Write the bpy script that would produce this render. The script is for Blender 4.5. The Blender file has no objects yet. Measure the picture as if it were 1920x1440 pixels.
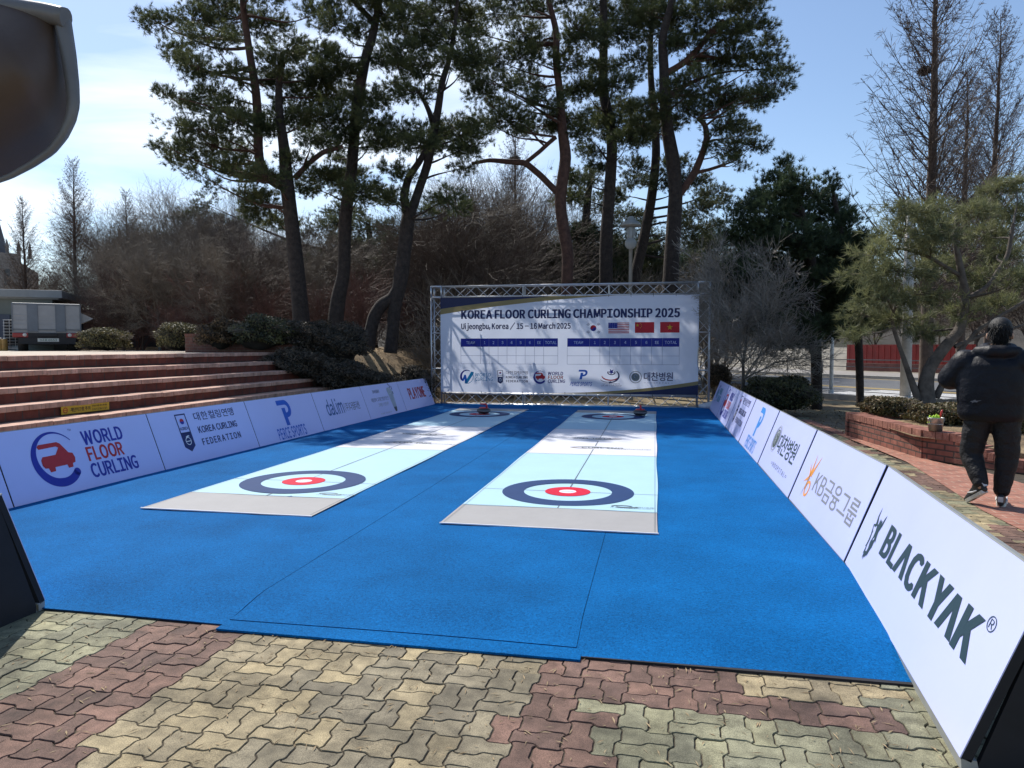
import bpy, bmesh, math, random
import numpy as np
from mathutils import Vector, Matrix, Euler
SC = bpy.context.scene
COL = SC.collection
random.seed(7)
RNG = np.random.default_rng(11)
R = math.radians

# ------------------------------------------------------------------ camera
FPX = 1340.0                      # focal length in pixels of the 1920 px wide photograph
YAW, PITCH, EYE = R(11.3), math.atan(69 / FPX), 1.5
cam_d = bpy.data.cameras.new("camera")
cam_d.sensor_width = 36.0
cam_d.lens = FPX / 1920 * 36.0
cam_d.clip_start, cam_d.clip_end = 0.05, 3000
cam = bpy.data.objects.new("camera", cam_d)
COL.objects.link(cam)
cam.location = (0, 0, EYE)
cam.rotation_euler = (R(90) - PITCH, 0, YAW)
SC.camera = cam

# ------------------------------------------------------------------ light
SUN_EL = R(50)
SUN_AZ = R(-41)                   # measured from +Y towards +X
sun_dir = Vector((math.sin(SUN_AZ) * math.cos(SUN_EL), math.cos(SUN_AZ) * math.cos(SUN_EL), math.sin(SUN_EL)))
sl = bpy.data.lights.new("sun", "SUN")
sl.energy, sl.angle, sl.color = 4.6, R(0.53), (1.0, 0.95, 0.87)
so = bpy.data.objects.new("sun", sl)
COL.objects.link(so)
so.rotation_euler = (-sun_dir).to_track_quat("-Z", "Y").to_euler()
SC.view_settings.view_transform = "Standard"
SC.view_settings.look = "None"
SC.view_settings.exposure = 0.25
SC.view_settings.gamma = 1.0
try:
    SC.cycles.max_bounces = 6
    SC.cycles.transparent_max_bounces = 8
    SC.cycles.use_denoising = True
except Exception:
    pass

W = bpy.data.worlds.new("World")
SC.world = W
W.use_nodes = True
nt = W.node_tree
nt.nodes.clear()
def _n(tree, typ, **kw):
    n = tree.nodes.new(typ)
    for k, v in kw.items():
        setattr(n, k, v)
    return n
out = _n(nt, "ShaderNodeOutputWorld")
bg = _n(nt, "ShaderNodeBackground")
sky = _n(nt, "ShaderNodeTexSky", sky_type="NISHITA", sun_disc=False)
sky.sun_elevation, sky.sun_rotation = SUN_EL, SUN_AZ
sky.air_density, sky.dust_density, sky.ozone_density = 1.0, 0.5, 2.5
bg.inputs["Strength"].default_value = 0.13
# thin cirrus over the left of the sky, denser towards the sun
tc = _n(nt, "ShaderNodeTexCoord")
mp = _n(nt, "ShaderNodeMapping")
mp.inputs["Rotation"].default_value = (R(10), R(-14), R(20))
mp.inputs["Scale"].default_value = (1.3, 1.9, 6.5)
nz = _n(nt, "ShaderNodeTexNoise")
nz.inputs["Scale"].default_value = 1.5
nz.inputs["Detail"].default_value = 7
nz.inputs["Roughness"].default_value = 0.52
nz.inputs["Distortion"].default_value = 0.5
rmp = _n(nt, "ShaderNodeMapRange")
rmp.inputs[1].default_value, rmp.inputs[2].default_value = 0.40, 0.60
dot = _n(nt, "ShaderNodeVectorMath", operation="DOT_PRODUCT")
dot.inputs[1].default_value = (-0.78, 0.55, 0.30)
msk = _n(nt, "ShaderNodeMapRange")
msk.inputs[1].default_value, msk.inputs[2].default_value = 0.60, 0.90
mul = _n(nt, "ShaderNodeMath", operation="MULTIPLY")
mul2 = _n(nt, "ShaderNodeMath", operation="MULTIPLY")
mul2.inputs[1].default_value = 0.85
mixc = _n(nt, "ShaderNodeMix", data_type="RGBA")
mixc.inputs[7].default_value = (8.0, 8.6, 9.3, 1)
L = nt.links.new
L(tc.outputs["Generated"], mp.inputs["Vector"]); L(mp.outputs[0], nz.inputs["Vector"])
L(nz.outputs[0], rmp.inputs[0]); L(tc.outputs["Generated"], dot.inputs[0])
L(dot.outputs["Value"], msk.inputs[0]); L(rmp.outputs[0], mul.inputs[0]); L(msk.outputs[0], mul.inputs[1])
L(mul.outputs[0], mul2.inputs[0]); L(mul2.outputs[0], mixc.inputs[0]); L(sky.outputs[0], mixc.inputs[6])
L(mixc.outputs[2], bg.inputs["Color"]); L(bg.outputs[0], out.inputs[0])

# ------------------------------------------------------------------ measuring helpers
FW = np.array([-math.sin(YAW) * math.cos(PITCH), math.cos(YAW) * math.cos(PITCH), -math.sin(PITCH)])
RT = np.array([math.cos(YAW), math.sin(YAW), 0.0])
UP = np.cross(RT, FW)
C0 = np.array([0, 0, EYE])
def ray(px, py):
    return FW + RT * (px - 960) / FPX + UP * (720 - py) / FPX
def ground(px, py, z=0.0):
    d = ray(px, py)
    return C0 + d * ((z - EYE) / d[2])
def at(px, py, dist):
    return C0 + ray(px, py) * dist

# ------------------------------------------------------------------ object helpers
def link(o, parent=None):
    COL.objects.link(o)
    if parent is not None:
        o.parent = parent
    return o
def tag(o, label=None, cat=None, group=None, kind=None):
    if label: o["label"] = label
    if cat: o["category"] = cat
    if group: o["group"] = group
    if kind: o["kind"] = kind
    return o
def thing(name, label, cat, loc=(0, 0, 0), rz=0.0, group=None):
    o = bpy.data.objects.new(name, None)
    o.empty_display_size = 0.2
    link(o)
    o.location = loc
    o.rotation_euler = (0, 0, rz)
    return tag(o, label, cat, group)
def copy_tree(o, parent=None):
    c = o.copy(); COL.objects.link(c)
    if parent is not None: c.parent = parent
    for ch in list(o.children):
        copy_tree(ch, c)
    return c

def np_mesh(name, V, F, mats, parent=None, midx=None, smooth=False, rnd=None):
    """V (n,3); F a list of (k,m) integer arrays or one array."""
    if not isinstance(F, list): F = [F]
    me = bpy.data.meshes.new(name)
    V = np.asarray(V, np.float32)
    nl = sum(f.size for f in F); npoly = sum(len(f) for f in F)
    me.vertices.add(len(V)); me.vertices.foreach_set("co", V.ravel())
    me.loops.add(nl); me.loops.foreach_set("vertex_index", np.concatenate([f.ravel() for f in F]).astype(np.int32))
    me.polygons.add(npoly)
    tot = np.concatenate([np.full(len(f), f.shape[1]) for f in F]).astype(np.int32)
    st = np.concatenate([[0], np.cumsum(tot)[:-1]]).astype(np.int32)
    me.polygons.foreach_set("loop_start", st)
    try: me.polygons.foreach_set("loop_total", tot)
    except Exception: pass
    if midx is not None: me.polygons.foreach_set("material_index", np.asarray(midx, np.int32))
    me.polygons.foreach_set("use_smooth", np.full(npoly, smooth))
    if rnd is not None:
        a = me.attributes.new("rnd", "FLOAT", "FACE"); a.data.foreach_set("value", np.asarray(rnd, np.float32))
    me.update(calc_edges=True)
    for m in (mats if isinstance(mats, (list, tuple)) else [mats]): me.materials.append(m)
    o = bpy.data.objects.new(name, me)
    return link(o, parent)

class MB:
    """collects boxes, tubes, prisms, lathes; build() links them as one mesh"""
    def __init__(s): s.V, s.F, s.M, s.S = [], [], [], []
    def add(s, V, F, m=0, smooth=False):
        b = len(s.V); s.V += [tuple(map(float, v)) for v in V]
        for f in F:
            s.F.append(tuple(b + i for i in f)); s.M.append(m); s.S.append(smooth)
        return s
    def box(s, c, d, m=0, rot=None, bev=0.0):
        x, y, z = (k / 2 for k in d)
        if bev:
            bm = bmesh.new(); bmesh.ops.create_cube(bm, size=1)
            for v in bm.verts: v.co = (v.co.x * d[0], v.co.y * d[1], v.co.z * d[2])
            bmesh.ops.bevel(bm, geom=list(bm.edges), offset=min(bev, x * .9, y * .9, z * .9), segments=2, affect="EDGES", profile=.6)
            bm.verts.index_update()
            V = [v.co.copy() for v in bm.verts]; F = [tuple(v.index for v in f.verts) for f in bm.faces]; bm.free()
        else:
            V = [(-x, -y, -z), (x, -y, -z), (x, y, -z), (-x, y, -z), (-x, -y, z), (x, -y, z), (x, y, z), (-x, y, z)]
            F = [(3, 2, 1, 0), (4, 5, 6, 7), (0, 1, 5, 4), (1, 2, 6, 5), (2, 3, 7, 6), (3, 0, 4, 7)]
        if rot is not None:
            mt = rot if isinstance(rot, Matrix) else Euler(rot).to_matrix()
            V = [mt @ Vector(v) for v in V]
        return s.add([(v[0] + c[0], v[1] + c[1], v[2] + c[2]) for v in V], F, m)
    def tube(s, P, r, n=8, m=0, caps=True):
        P = [Vector(p) for p in P]
        rr = r if isinstance(r, (list, tuple)) else [r] * len(P)
        V = []; up = None
        for i, p in enumerate(P):
            d = (P[min(i + 1, len(P) - 1)] - P[max(i - 1, 0)]).normalized()
            if up is None:
                up = Vector((0, 0, 1)) if abs(d.z) < .9 else Vector((1, 0, 0))
            a = (up - d * up.dot(d)).normalized(); b = d.cross(a); up = a
            for k in range(n):
                t = 2 * math.pi * k / n
                V.append(p + (a * math.cos(t) + b * math.sin(t)) * rr[i])
        F = [(i * n + k, i * n + (k + 1) % n, (i + 1) * n + (k + 1) % n, (i + 1) * n + k) for i in range(len(P) - 1) for k in range(n)]
        s.add(V, F, m, True)
        if caps:
            b = len(s.V) - len(V)
            s.F += [tuple(b + k for k in range(n - 1, -1, -1)), tuple(b + (len(P) - 1) * n + k for k in range(n))]
            s.M += [m, m]; s.S += [False, False]
        return s
    def lathe(s, prof, c=(0, 0, 0), n=24, m=0, rot=None):
        V = []
        for r, z in prof:
            for k in range(n):
                t = 2 * math.pi * k / n
                v = Vector((r * math.cos(t), r * math.sin(t), z))
                if rot is not None: v = rot @ v
                V.append((v.x + c[0], v.y + c[1], v.z + c[2]))
        F = [(i * n + k, i * n + (k + 1) % n, (i + 1) * n + (k + 1) % n, (i + 1) * n + k) for i in range(len(prof) - 1) for k in range(n)]
        return s.add(V, F, m, True)
    def prism(s, pts, f, m=0):
        """pts: 2D outline, f(u,v,w) -> 3D; w in 0..1"""
        n = len(pts)
        V = [f(u, v, 0) for u, v in pts] + [f(u, v, 1) for u, v in pts]
        F = [tuple(range(n - 1, -1, -1)), tuple(range(n, 2 * n))] + [(i, (i + 1) % n, n + (i + 1) % n, n + i) for i in range(n)]
        return s.add(V, F, m)
    def build(s, name, mats, parent=None):
        me = bpy.data.meshes.new(name)
        me.from_pydata(s.V, [], s.F)
        for m in (mats if isinstance(mats, (list, tuple)) else [mats]): me.materials.append(m)
        me.polygons.foreach_set("material_index", s.M)
        me.polygons.foreach_set("use_smooth", s.S)
        me.validate(); me.update()
        bm = bmesh.new(); bm.from_mesh(me); bmesh.ops.recalc_face_normals(bm, faces=bm.faces); bm.to_mesh(me); bm.free()
        return link(bpy.data.objects.new(name, me), parent)

# ------------------------------------------------------------------ materials
MATS = {}
def M(name, col, rough=.6, var=.12, vs=4.0, bump=0.0, bs=60.0, metal=0.0, spec=.5, trans=0.0, rnd=0.0, coord="pos", coat=0.0, bdist=.01, hue=None, alpha=None):
    """procedural material: base colour modulated by two noise scales, optional bump, per-face variation, translucency"""
    if name in MATS: return MATS[name]
    m = bpy.data.materials.new(name); m.use_nodes = True
    t = m.node_tree; ln = t.links.new
    b = t.nodes["Principled BSDF"]
    b.inputs["Roughness"].default_value = rough
    b.inputs["Metallic"].default_value = metal
    b.inputs["Specular IOR Level"].default_value = spec
    if coat: b.inputs["Coat Weight"].default_value = coat
    if coord == "pos":
        src = _n(t, "ShaderNodeNewGeometry").outputs["Position"]
    else:
        src = _n(t, "ShaderNodeTexCoord").outputs["Object"]
    n1 = _n(t, "ShaderNodeTexNoise"); n1.inputs["Scale"].default_value = vs; n1.inputs["Detail"].default_value = 6
    n1.inputs["Roughness"].default_value = .62
    ln(src, n1.inputs["Vector"])
    mr = _n(t, "ShaderNodeMapRange"); mr.inputs[1].default_value, mr.inputs[2].default_value = .3, .7
    mr.inputs[3].default_value, mr.inputs[4].default_value = 1 - var, 1 + var
    ln(n1.outputs[0], mr.inputs[0])
    val = mr.outputs[0]
    if rnd:
        at_ = _n(t, "ShaderNodeAttribute"); at_.attribute_name = "rnd"
        r2 = _n(t, "ShaderNodeMapRange"); r2.inputs[3].default_value, r2.inputs[4].default_value = 1 - rnd, 1 + rnd
        ln(at_.outputs["Fac"], r2.inputs[0])
        mm = _n(t, "ShaderNodeMath", operation="MULTIPLY"); ln(val, mm.inputs[0]); ln(r2.outputs[0], mm.inputs[1]); val = mm.outputs[0]
    base = _n(t, "ShaderNodeRGB"); base.outputs[0].default_value = (*col, 1)
    csrc = base.outputs[0]
    if hue:
        hx = _n(t, "ShaderNodeMix", data_type="RGBA"); hx.inputs[7].default_value = (*hue, 1)
        ln(base.outputs[0], hx.inputs[6])
        if rnd: ln(at_.outputs["Fac"], hx.inputs[0])
        else:
            n3 = _n(t, "ShaderNodeTexNoise"); n3.inputs["Scale"].default_value = vs * .37; n3.inputs["Detail"].default_value = 4
            ln(src, n3.inputs["Vector"])
            m3 = _n(t, "ShaderNodeMapRange"); m3.inputs[1].default_value, m3.inputs[2].default_value = .38, .62
            ln(n3.outputs[0], m3.inputs[0]); ln(m3.outputs[0], hx.inputs[0])
        csrc = hx.outputs[2]
    vm = _n(t, "ShaderNodeVectorMath", operation="SCALE"); ln(csrc, vm.inputs[0]); ln(val, vm.inputs["Scale"])
    ln(vm.outputs[0], b.inputs["Base Color"])
    if bump:
        n2 = _n(t, "ShaderNodeTexNoise"); n2.inputs["Scale"].default_value = bs; n2.inputs["Detail"].default_value = 5
        ln(src, n2.inputs["Vector"])
        bp = _n(t, "ShaderNodeBump"); bp.inputs["Strength"].default_value = bump; bp.inputs["Distance"].default_value = bdist
        ln(n2.outputs[0], bp.inputs["Height"]); ln(bp.outputs[0], b.inputs["Normal"])
    if trans:
        tr = _n(t, "ShaderNodeBsdfTranslucent"); ln(vm.outputs[0], tr.inputs[0])
        mx = _n(t, "ShaderNodeMixShader"); mx.inputs[0].default_value = trans
        o = t.nodes["Material Output"]
        ln(b.outputs[0], mx.inputs[1]); ln(tr.outputs[0], mx.inputs[2]); ln(mx.outputs[0], o.inputs[0])
    MATS[name] = m
    return m

def brick_mat(name, ax, bw, bh, c1, c2, mortar, off=.5, ms=.012, rough=.8, shift=(0, 0)):
    """brick courses laid in two world axes, e.g. ax='yz'"""
    if name in MATS: return MATS[name]
    m = bpy.data.materials.new(name); m.use_nodes = True
    t = m.node_tree; ln = t.links.new; b = t.nodes["Principled BSDF"]; b.inputs["Roughness"].default_value = rough
    g = _n(t, "ShaderNodeNewGeometry"); sp = _n(t, "ShaderNodeSeparateXYZ"); ln(g.outputs["Position"], sp.inputs[0])
    cb = _n(t, "ShaderNodeCombineXYZ")
    for i, a in enumerate(ax):
        ad = _n(t, "ShaderNodeMath", operation="ADD"); ad.inputs[1].default_value = shift[i]
        ln(sp.outputs["xyz".index(a)], ad.inputs[0]); ln(ad.outputs[0], cb.inputs[i])
    br = _n(t, "ShaderNodeTexBrick"); br.offset = off
    br.inputs["Scale"].default_value = 1.0; br.inputs["Brick Width"].default_value = bw; br.inputs["Row Height"].default_value = bh
    br.inputs["Mortar Size"].default_value = ms * .5; br.inputs["Mortar Smooth"].default_value = .2
    br.inputs["Color1"].default_value = (*c1, 1); br.inputs["Color2"].default_value = (*c2, 1); br.inputs["Mortar"].default_value = (*mortar, 1)
    ln(cb.outputs[0], br.inputs["Vector"])
    nz_ = _n(t, "ShaderNodeTexNoise"); nz_.inputs["Scale"].default_value = 7; nz_.inputs["Detail"].default_value = 7; ln(g.outputs["Position"], nz_.inputs["Vector"])
    mr = _n(t, "ShaderNodeMapRange"); mr.inputs[1].default_value, mr.inputs[2].default_value, mr.inputs[3].default_value, mr.inputs[4].default_value = .3, .7, .7, 1.25
    ln(nz_.outputs[0], mr.inputs[0])
    vm = _n(t, "ShaderNodeVectorMath", operation="SCALE"); ln(br.outputs["Color"], vm.inputs[0]); ln(mr.outputs[0], vm.inputs["Scale"])
    ln(vm.outputs[0], b.inputs["Base Color"])
    n2 = _n(t, "ShaderNodeTexNoise"); n2.inputs["Scale"].default_value = 90; ln(g.outputs["Position"], n2.inputs["Vector"])
    sm = _n(t, "ShaderNodeMath", operation="MULTIPLY_ADD"); sm.inputs[1].default_value = -1.2; ln(br.outputs["Fac"], sm.inputs[0]); ln(n2.outputs[0], sm.inputs[2])
    bp = _n(t, "ShaderNodeBump"); bp.inputs["Strength"].default_value = .6; bp.inputs["Distance"].default_value = .006
    ln(sm.outputs[0], bp.inputs["Height"]); ln(bp.outputs[0], b.inputs["Normal"])
    MATS[name] = m
    return m

# ------------------------------------------------------------------ printed artwork
_TX = {}
def _glyph(ch, bold, shear):
    key = (ch, bold, shear)
    if key not in _TX:
        c = bpy.data.curves.new("lettering", "FONT"); c.offset = min(bold, .02); c.shear = shear; c.resolution_u = 3
        o = ord(ch)
        c.body = chr(o + 0xFEE0) if 33 <= o < 127 else ch     # the built-in sans of the wide forms
        ob = bpy.data.objects.new("lettering", c); COL.objects.link(ob)
        me = bpy.data.meshes.new_from_object(ob)
        V = np.array([v.co[:2] for v in me.vertices]).reshape(-1, 2); F = [tuple(p.vertices) for p in me.polygons]
        bpy.data.objects.remove(ob); bpy.data.curves.remove(c); bpy.data.meshes.remove(me)
        _TX[key] = (V, F)
    return _TX[key]
_CAP = []
def text_geo(body, bold=0.0, shear=0.0, spacing=1.0):
    """glyphs set one after another by their own outlines; cap height normalised to .73"""
    if not _CAP:
        v = _glyph("H", 0, 0)[0]; _CAP.append((v[:, 1].min(), v[:, 1].max() - v[:, 1].min()))
    y0, cap = _CAP[0]; k = .73 / cap
    V, F, x = [], [], 0.0
    for ch in body:
        if ch == " ": x += .24 * spacing; continue
        g, f = _glyph(ch, bold, shear)
        if not len(g): x += .3; continue
        gx = g[:, 0].min(); w = (g[:, 0].max() - gx) * k; b = len(V)
        if ch in ".,": x -= .03
        hang = ord(ch) > 0x1100
        V += [((px - gx) * k + x, (py - (0 if hang else y0)) * k) for px, py in g]
        F += [tuple(b + i for i in q) for q in f]
        x += w + ((.10 + max(0, bold - .02) * 2) if not hang else .09) * (1 + (spacing - 1) * 4.5) + (.02 if ch in "il1I" else 0)
    return np.array(V).reshape(-1, 2), F
def circ(cx, cy, rx, ry=None, n=40, a0=0, a1=360):
    ry = rx if ry is None else ry
    full = abs(a1 - a0) >= 360
    return [(cx + rx * math.cos(R(a0 + (a1 - a0) * k / (n if full else n - 1))), cy + ry * math.sin(R(a0 + (a1 - a0) * k / (n if full else n - 1)))) for k in range(n)]
class Print:
    def __init__(s, STEP=.0012, grid=0.0): s.V, s.F, s.M, s.mats, s.step, s.grid, s.seg = [], [], [], [], STEP, grid, []
    def mi(s, m):
        if m not in s.mats: s.mats.append(m)
        return s.mats.index(m)
    def raw(s, V, F, m, lay):
        b = len(s.V); k = s.mi(m)
        s.V += [(float(x), float(y), lay * s.step) for x, y in V]
        s.F += [tuple(b + i for i in f) for f in F]; s.M += [k] * len(F)
        return s
    def poly(s, pts, m, lay=1): return s.raw(pts, [tuple(range(len(pts)))], m, lay)
    def rect(s, x0, y0, x1, y1, m, lay=1):
        if not s.grid: return s.poly([(x0, y0), (x1, y0), (x1, y1), (x0, y1)], m, lay)
        nx, ny = max(1, math.ceil(abs(x1 - x0) / s.grid)), max(1, math.ceil(abs(y1 - y0) / s.grid))
        V = [(x0 + (x1 - x0) * i / nx, y0 + (y1 - y0) * j / ny) for j in range(ny + 1) for i in range(nx + 1)]
        return s.raw(V, [(j * (nx + 1) + i, j * (nx + 1) + i + 1, (j + 1) * (nx + 1) + i + 1, (j + 1) * (nx + 1) + i) for j in range(ny) for i in range(nx)], m, lay)
    def frame(s, x0, y0, x1, y1, w, m, lay=1):
        s.rect(x0, y0, x1, y0 + w, m, lay); s.rect(x0, y1 - w, x1, y1, m, lay)
        s.rect(x0, y0 + w, x0 + w, y1 - w, m, lay); return s.rect(x1 - w, y0 + w, x1, y1 - w, m, lay)
    def band(s, A, B, m, lay=1):
        n = len(A); kk = 1
        if s.grid: kk = max(1, math.ceil(max(math.hypot(a[0] - b[0], a[1] - b[1]) for a, b in zip(A, B)) / s.grid))
        V = [(a[0] + (b[0] - a[0]) * j / kk, a[1] + (b[1] - a[1]) * j / kk) for j in range(kk + 1) for a, b in zip(A, B)]
        return s.raw(V, [(j * n + i, j * n + i + 1, (j + 1) * n + i + 1, (j + 1) * n + i) for j in range(kk) for i in range(n - 1)], m, lay)
    def ring(s, cx, cy, r0, r1, m, lay=1, n=64, a0=0, a1=360):
        A = circ(cx, cy, r1, n=n + 1, a0=a0, a1=a1 - 1e-9 if a1 - a0 >= 360 else a1); B = circ(cx, cy, r0, n=n + 1, a0=a0, a1=a1 - 1e-9 if a1 - a0 >= 360 else a1)
        return s.band(A, B, m, lay)
    def text(s, body, x, y, h, m, lay=1, bold=.0, align="L", w=None, shear=0, spacing=1.0, sx=1.0):
        V, F = text_geo(body, bold, shear, spacing)
        if not len(V): return s
        hang = any(ord(c) > 0x1100 and ord(c) < 0xE000 for c in body)
        y0, cap = (V[:, 1].min(), V[:, 1].max() - V[:, 1].min()) if hang else (0.0, .73)
        k = h / cap; P = np.array(V) * k; P[:, 1] -= y0 * k
        x0, x1 = P[:, 0].min(), P[:, 0].max(); f = (w / (x1 - x0)) if w else sx
        P[:, 0] = (P[:, 0] - x0) * f; ww = (x1 - x0) * f
        P[:, 0] += x - (0 if align == "L" else ww if align == "R" else ww / 2); P[:, 1] += y
        s.seg.append(len(s.F))
        if bold > .02:                       # heavier weights: the outline set again a hair to each side, each on its own layer
            e = min((bold - .012) * k * 1.15, ww * .1); lo_ = P[:, 0].min(); P[:, 0] = lo_ + (P[:, 0] - lo_) * (1 - 2 * e / max(ww, 1e-6)) + e
            for i, dx in enumerate((-e, e)):
                Q = P.copy(); Q[:, 0] += dx; s.raw(Q, F, m, lay + .15 * (i + 1))
        return s.raw(P, F, m, lay)
    def place(s, f):
        """f(u,v,n)->xyz"""
        s.P = [f(*v) for v in s.V]; return s
    def build(s, name, parent, f):
        """one mesh; a print of several lines of lettering becomes one part per line"""
        cuts = sorted(set([0] + s.seg + [len(s.F)])) if name == "lettering" else [0, len(s.F)]
        o = None
        for c0, c1 in zip(cuts[:-1], cuts[1:]):
            F = s.F[c0:c1]
            if not F: continue
            used = sorted({i for q in F for i in q}); mp_ = {i: k for k, i in enumerate(used)}
            me = bpy.data.meshes.new(name)
            me.from_pydata([tuple(f(*s.V[i])) for i in used], [], [tuple(mp_[i] for i in q) for q in F])
            ms = sorted(set(s.M[c0:c1]))
            for m in ms: me.materials.append(s.mats[m])
            me.polygons.foreach_set("material_index", [ms.index(m) for m in s.M[c0:c1]]); me.update()
            o = link(bpy.data.objects.new(name, me), parent)
        return o
# ================================================================== SETTING
def smooth(t): t = np.clip(t, 0, 1); return t * t * (3 - 2 * t)
def mound_h(x, y):
    """height of the planted mound beside and behind the brick steps"""
    a = smooth((-5.75 - x) / 2.3) * smooth((y - 15.55) / .5)
    return 1.46 * a + .05 * np.sin(x * 2.1 + y) * a
# ground: one sheet to the horizon
soil = M("dry_soil", (.20, .145, .085), .95, .35, 1.3, .8, 40, hue=(.27, .22, .13))
gm = MB(); gm.add([(-900, -600, -.03), (900, -600, -.03), (900, 1500, -.03), (-900, 1500, -.03)], [(0, 1, 2, 3)])
tag(gm.build("ground", soil), kind="structure")

# far wooded ridge that closes the horizon
hill_m = M("wooded_hill", (.045, .042, .030), .95, .5, .12, 0, hue=(.07, .06, .05))
xs = np.linspace(-420, 420, 120); V = []
rowsY = [170, 200, 240, 300]
for k, yy in enumerate(rowsY):
    hh = (0, 10, 17, 0)[k] * (1 + .35 * np.sin(xs * .013 + 1) + .2 * np.sin(xs * .05)) + (0, .9, 1.2, 0)[k] * RNG.random(len(xs))
    V += [(x, yy - .0006 * x * x, h - .05) for x, h in zip(xs, hh)]
n = len(xs); F = np.array([(r * n + i, r * n + i + 1, (r + 1) * n + i + 1, (r + 1) * n + i) for r in range(3) for i in range(n - 1)])
tag(np_mesh("hill", V, F, hill_m, smooth=True), kind="structure")

# mound: terrain left of and behind the banner
litter = M("leaf_litter_soil", (.17, .115, .062), .95, .45, 3.0, 1.0, 30, hue=(.28, .20, .11), bdist=.03)
gx = np.linspace(-34, -4.2, 130); gy = np.linspace(15.62, 60, 130)
XX, YY = np.meshgrid(gx, gy)
ZZ = mound_h(XX, YY) - .02 + .03 * RNG.random(XX.shape)
ZZ = np.where((XX < -11.3) & (YY < 26), 1.36 - .02, ZZ)
V = np.stack([XX.ravel(), YY.ravel(), ZZ.ravel()], 1)
n = len(gx); F = np.array([(r * n + i, r * n + i + 1, (r + 1) * n + i + 1, (r + 1) * n + i) for r in range(len(gy) - 1) for i in range(n - 1)])
tag(np_mesh("mound", V, F, litter, smooth=True), kind="structure")

# interlocking concrete pavers, real joints
UNIT = .099
def paver_colour(x, y, r):
    """the colour fields of the plaza: 0 green-grey, 1 red-brown, 2 sand yellow"""
    if x < 1.0 and y < 4.2:
        if x < -2.72: return 0
        if x < -2.05: return 1
        if x < -.55: return 3 if r < .75 * min(1, max(0, (x + 1.75) / .9)) else 2
        if x > -.2 and y < 2.98 and x < 1.35: return 0
        if x > .35 and 3.2 < y < 3.5: return 2
        return 1
    if y > 11.2: return 1 if int(y * 1.3) % 2 else 0
    if x < 2.2: return 2 if (int(y / .9) % 3) else 0
    return (2 if r < .5 else 0) if (int(y / 1.35) % 2) else (1 if r < .75 else 2)
PAL = [np.array([(.30, .285, .175), (.21, .205, .14)]), np.array([(.225, .13, .097), (.150, .092, .073)]), np.array([(.41, .33, .19), (.27, .225, .145)]), np.array([(.275, .235, .155), (.195, .168, .118)])]
def tile_outline(horizontal, par):
    """each lattice edge bulges to one side or the other in turn, so neighbours interlock"""
    w, h = (2, 1) if horizontal else (1, 2)
    ts = [0, .075, .17, .5, .83, .925]; lv_ = {0: 0, .075: .62, .17: 1.0, .5: .86, .83: .92, .925: .55, 1: 0}
    f = lambda a, b, t: (1 if (a + b + par) % 2 == 0 else -1) * .122 * lv_[min(lv_, key=lambda q: abs(q - t))]
    P = []
    for i in range(w):
        for t in ts: P.append((i + t, f(i, 0, t)))
    for j in range(h):
        for t in ts: P.append((w - f(w, j, t), j + t))
    for i in range(w - 1, -1, -1):
        for t in ts: P.append((i + 1 - t, h + f(i, h, 1 - t)))
    for j in range(h - 1, -1, -1):
        for t in ts: P.append((-f(0, j, 1 - t), j + 1 - t))
    return np.array(P)
def inset(P, d):
    A = np.roll(P, 1, 0); B = np.roll(P, -1, 0); t = B - A; t /= np.linalg.norm(t, axis=1)[:, None]
    return P + np.stack([-t[:, 1], t[:, 0]], 1) * d
V, CT, RND = [], [], []
quads, tops = [], []
temps = {}
for hz, par in ((True, 0), (True, 1), (False, 0), (False, 1)):
    P = tile_outline(hz, par)
    temps[hz, par] = [(inset(P, .024), -.022), (inset(P, .026), -.004), (inset(P, .050), 0.0)]
rot = R(-1.6); cr, sr = math.cos(rot), math.sin(rot)
cols = []
base = 0
for bi in range(-50, 50):
    for bj in range(-14, 104):
        hzt = (bi + bj) % 2 == 0
        for k in range(2):
            ox, oy = bi * 2 + (0 if hzt else k), bj * 2 + (k if hzt else 0)
            cx, cy = (ox + (1 if hzt else .5)) * UNIT, (oy + (.5 if hzt else 1)) * UNIT
            x, y = cx * cr - cy * sr, cx * sr + cy * cr
            near = -6.6 < x < 3.5 and -.6 < y < 3.75
            right = 1.05 < x < 6.5 and 3.7 <= y < 16.4
            if not (near or right): continue
            if x > 3.75 and y > 7.9 + (x - 3.3) * 0: continue
            if x > 3.15 and y > 9.9: continue
            r = random.random()
            dz, tx, ty = random.gauss(0, .0011), random.gauss(0, .006), random.gauss(0, .006)
            lo, hi = PAL[paver_colour(x + random.gauss(0, .02), y + random.gauss(0, .02), random.random())]
            c = lo + (hi - lo) * r; c = c * (1 + random.gauss(0, .06))
            for P, z in temps[hzt, (ox + oy) % 2]:
                px_, py_ = (P[:, 0] + ox) * UNIT, (P[:, 1] + oy) * UNIT
                X, Y = px_ * cr - py_ * sr, px_ * sr + py_ * cr
                V.append(np.stack([X, Y, z + dz + (X - x) * tx + (Y - y) * ty], 1))
            m = len(temps[hzt, 0][0][0]); a = np.arange(m); b2 = (a + 1) % m
            for lv in range(2):
                o = base + lv * m; quads.append(np.stack([o + a, o + b2, o + m + b2, o + m + a], 1)); cols.append(np.repeat(c[None] * (.55 if lv == 0 else .92), m, 0) if lv == 0 else np.repeat(c[None], m, 0))
            tops.append(base + 2 * m + a); CT.append(c)
            base += 3 * m
qc = np.concatenate(cols); tc_ = np.array(CT)
pm = bpy.data.materials.new("paver_concrete"); pm.use_nodes = True
t = pm.node_tree; ln = t.links.new; pb = t.nodes["Principled BSDF"]; pb.inputs["Roughness"].default_value = .82; pb.inputs["Specular IOR Level"].default_value = .35
ca = _n(t, "ShaderNodeAttribute"); ca.attribute_name = "pc"
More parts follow.
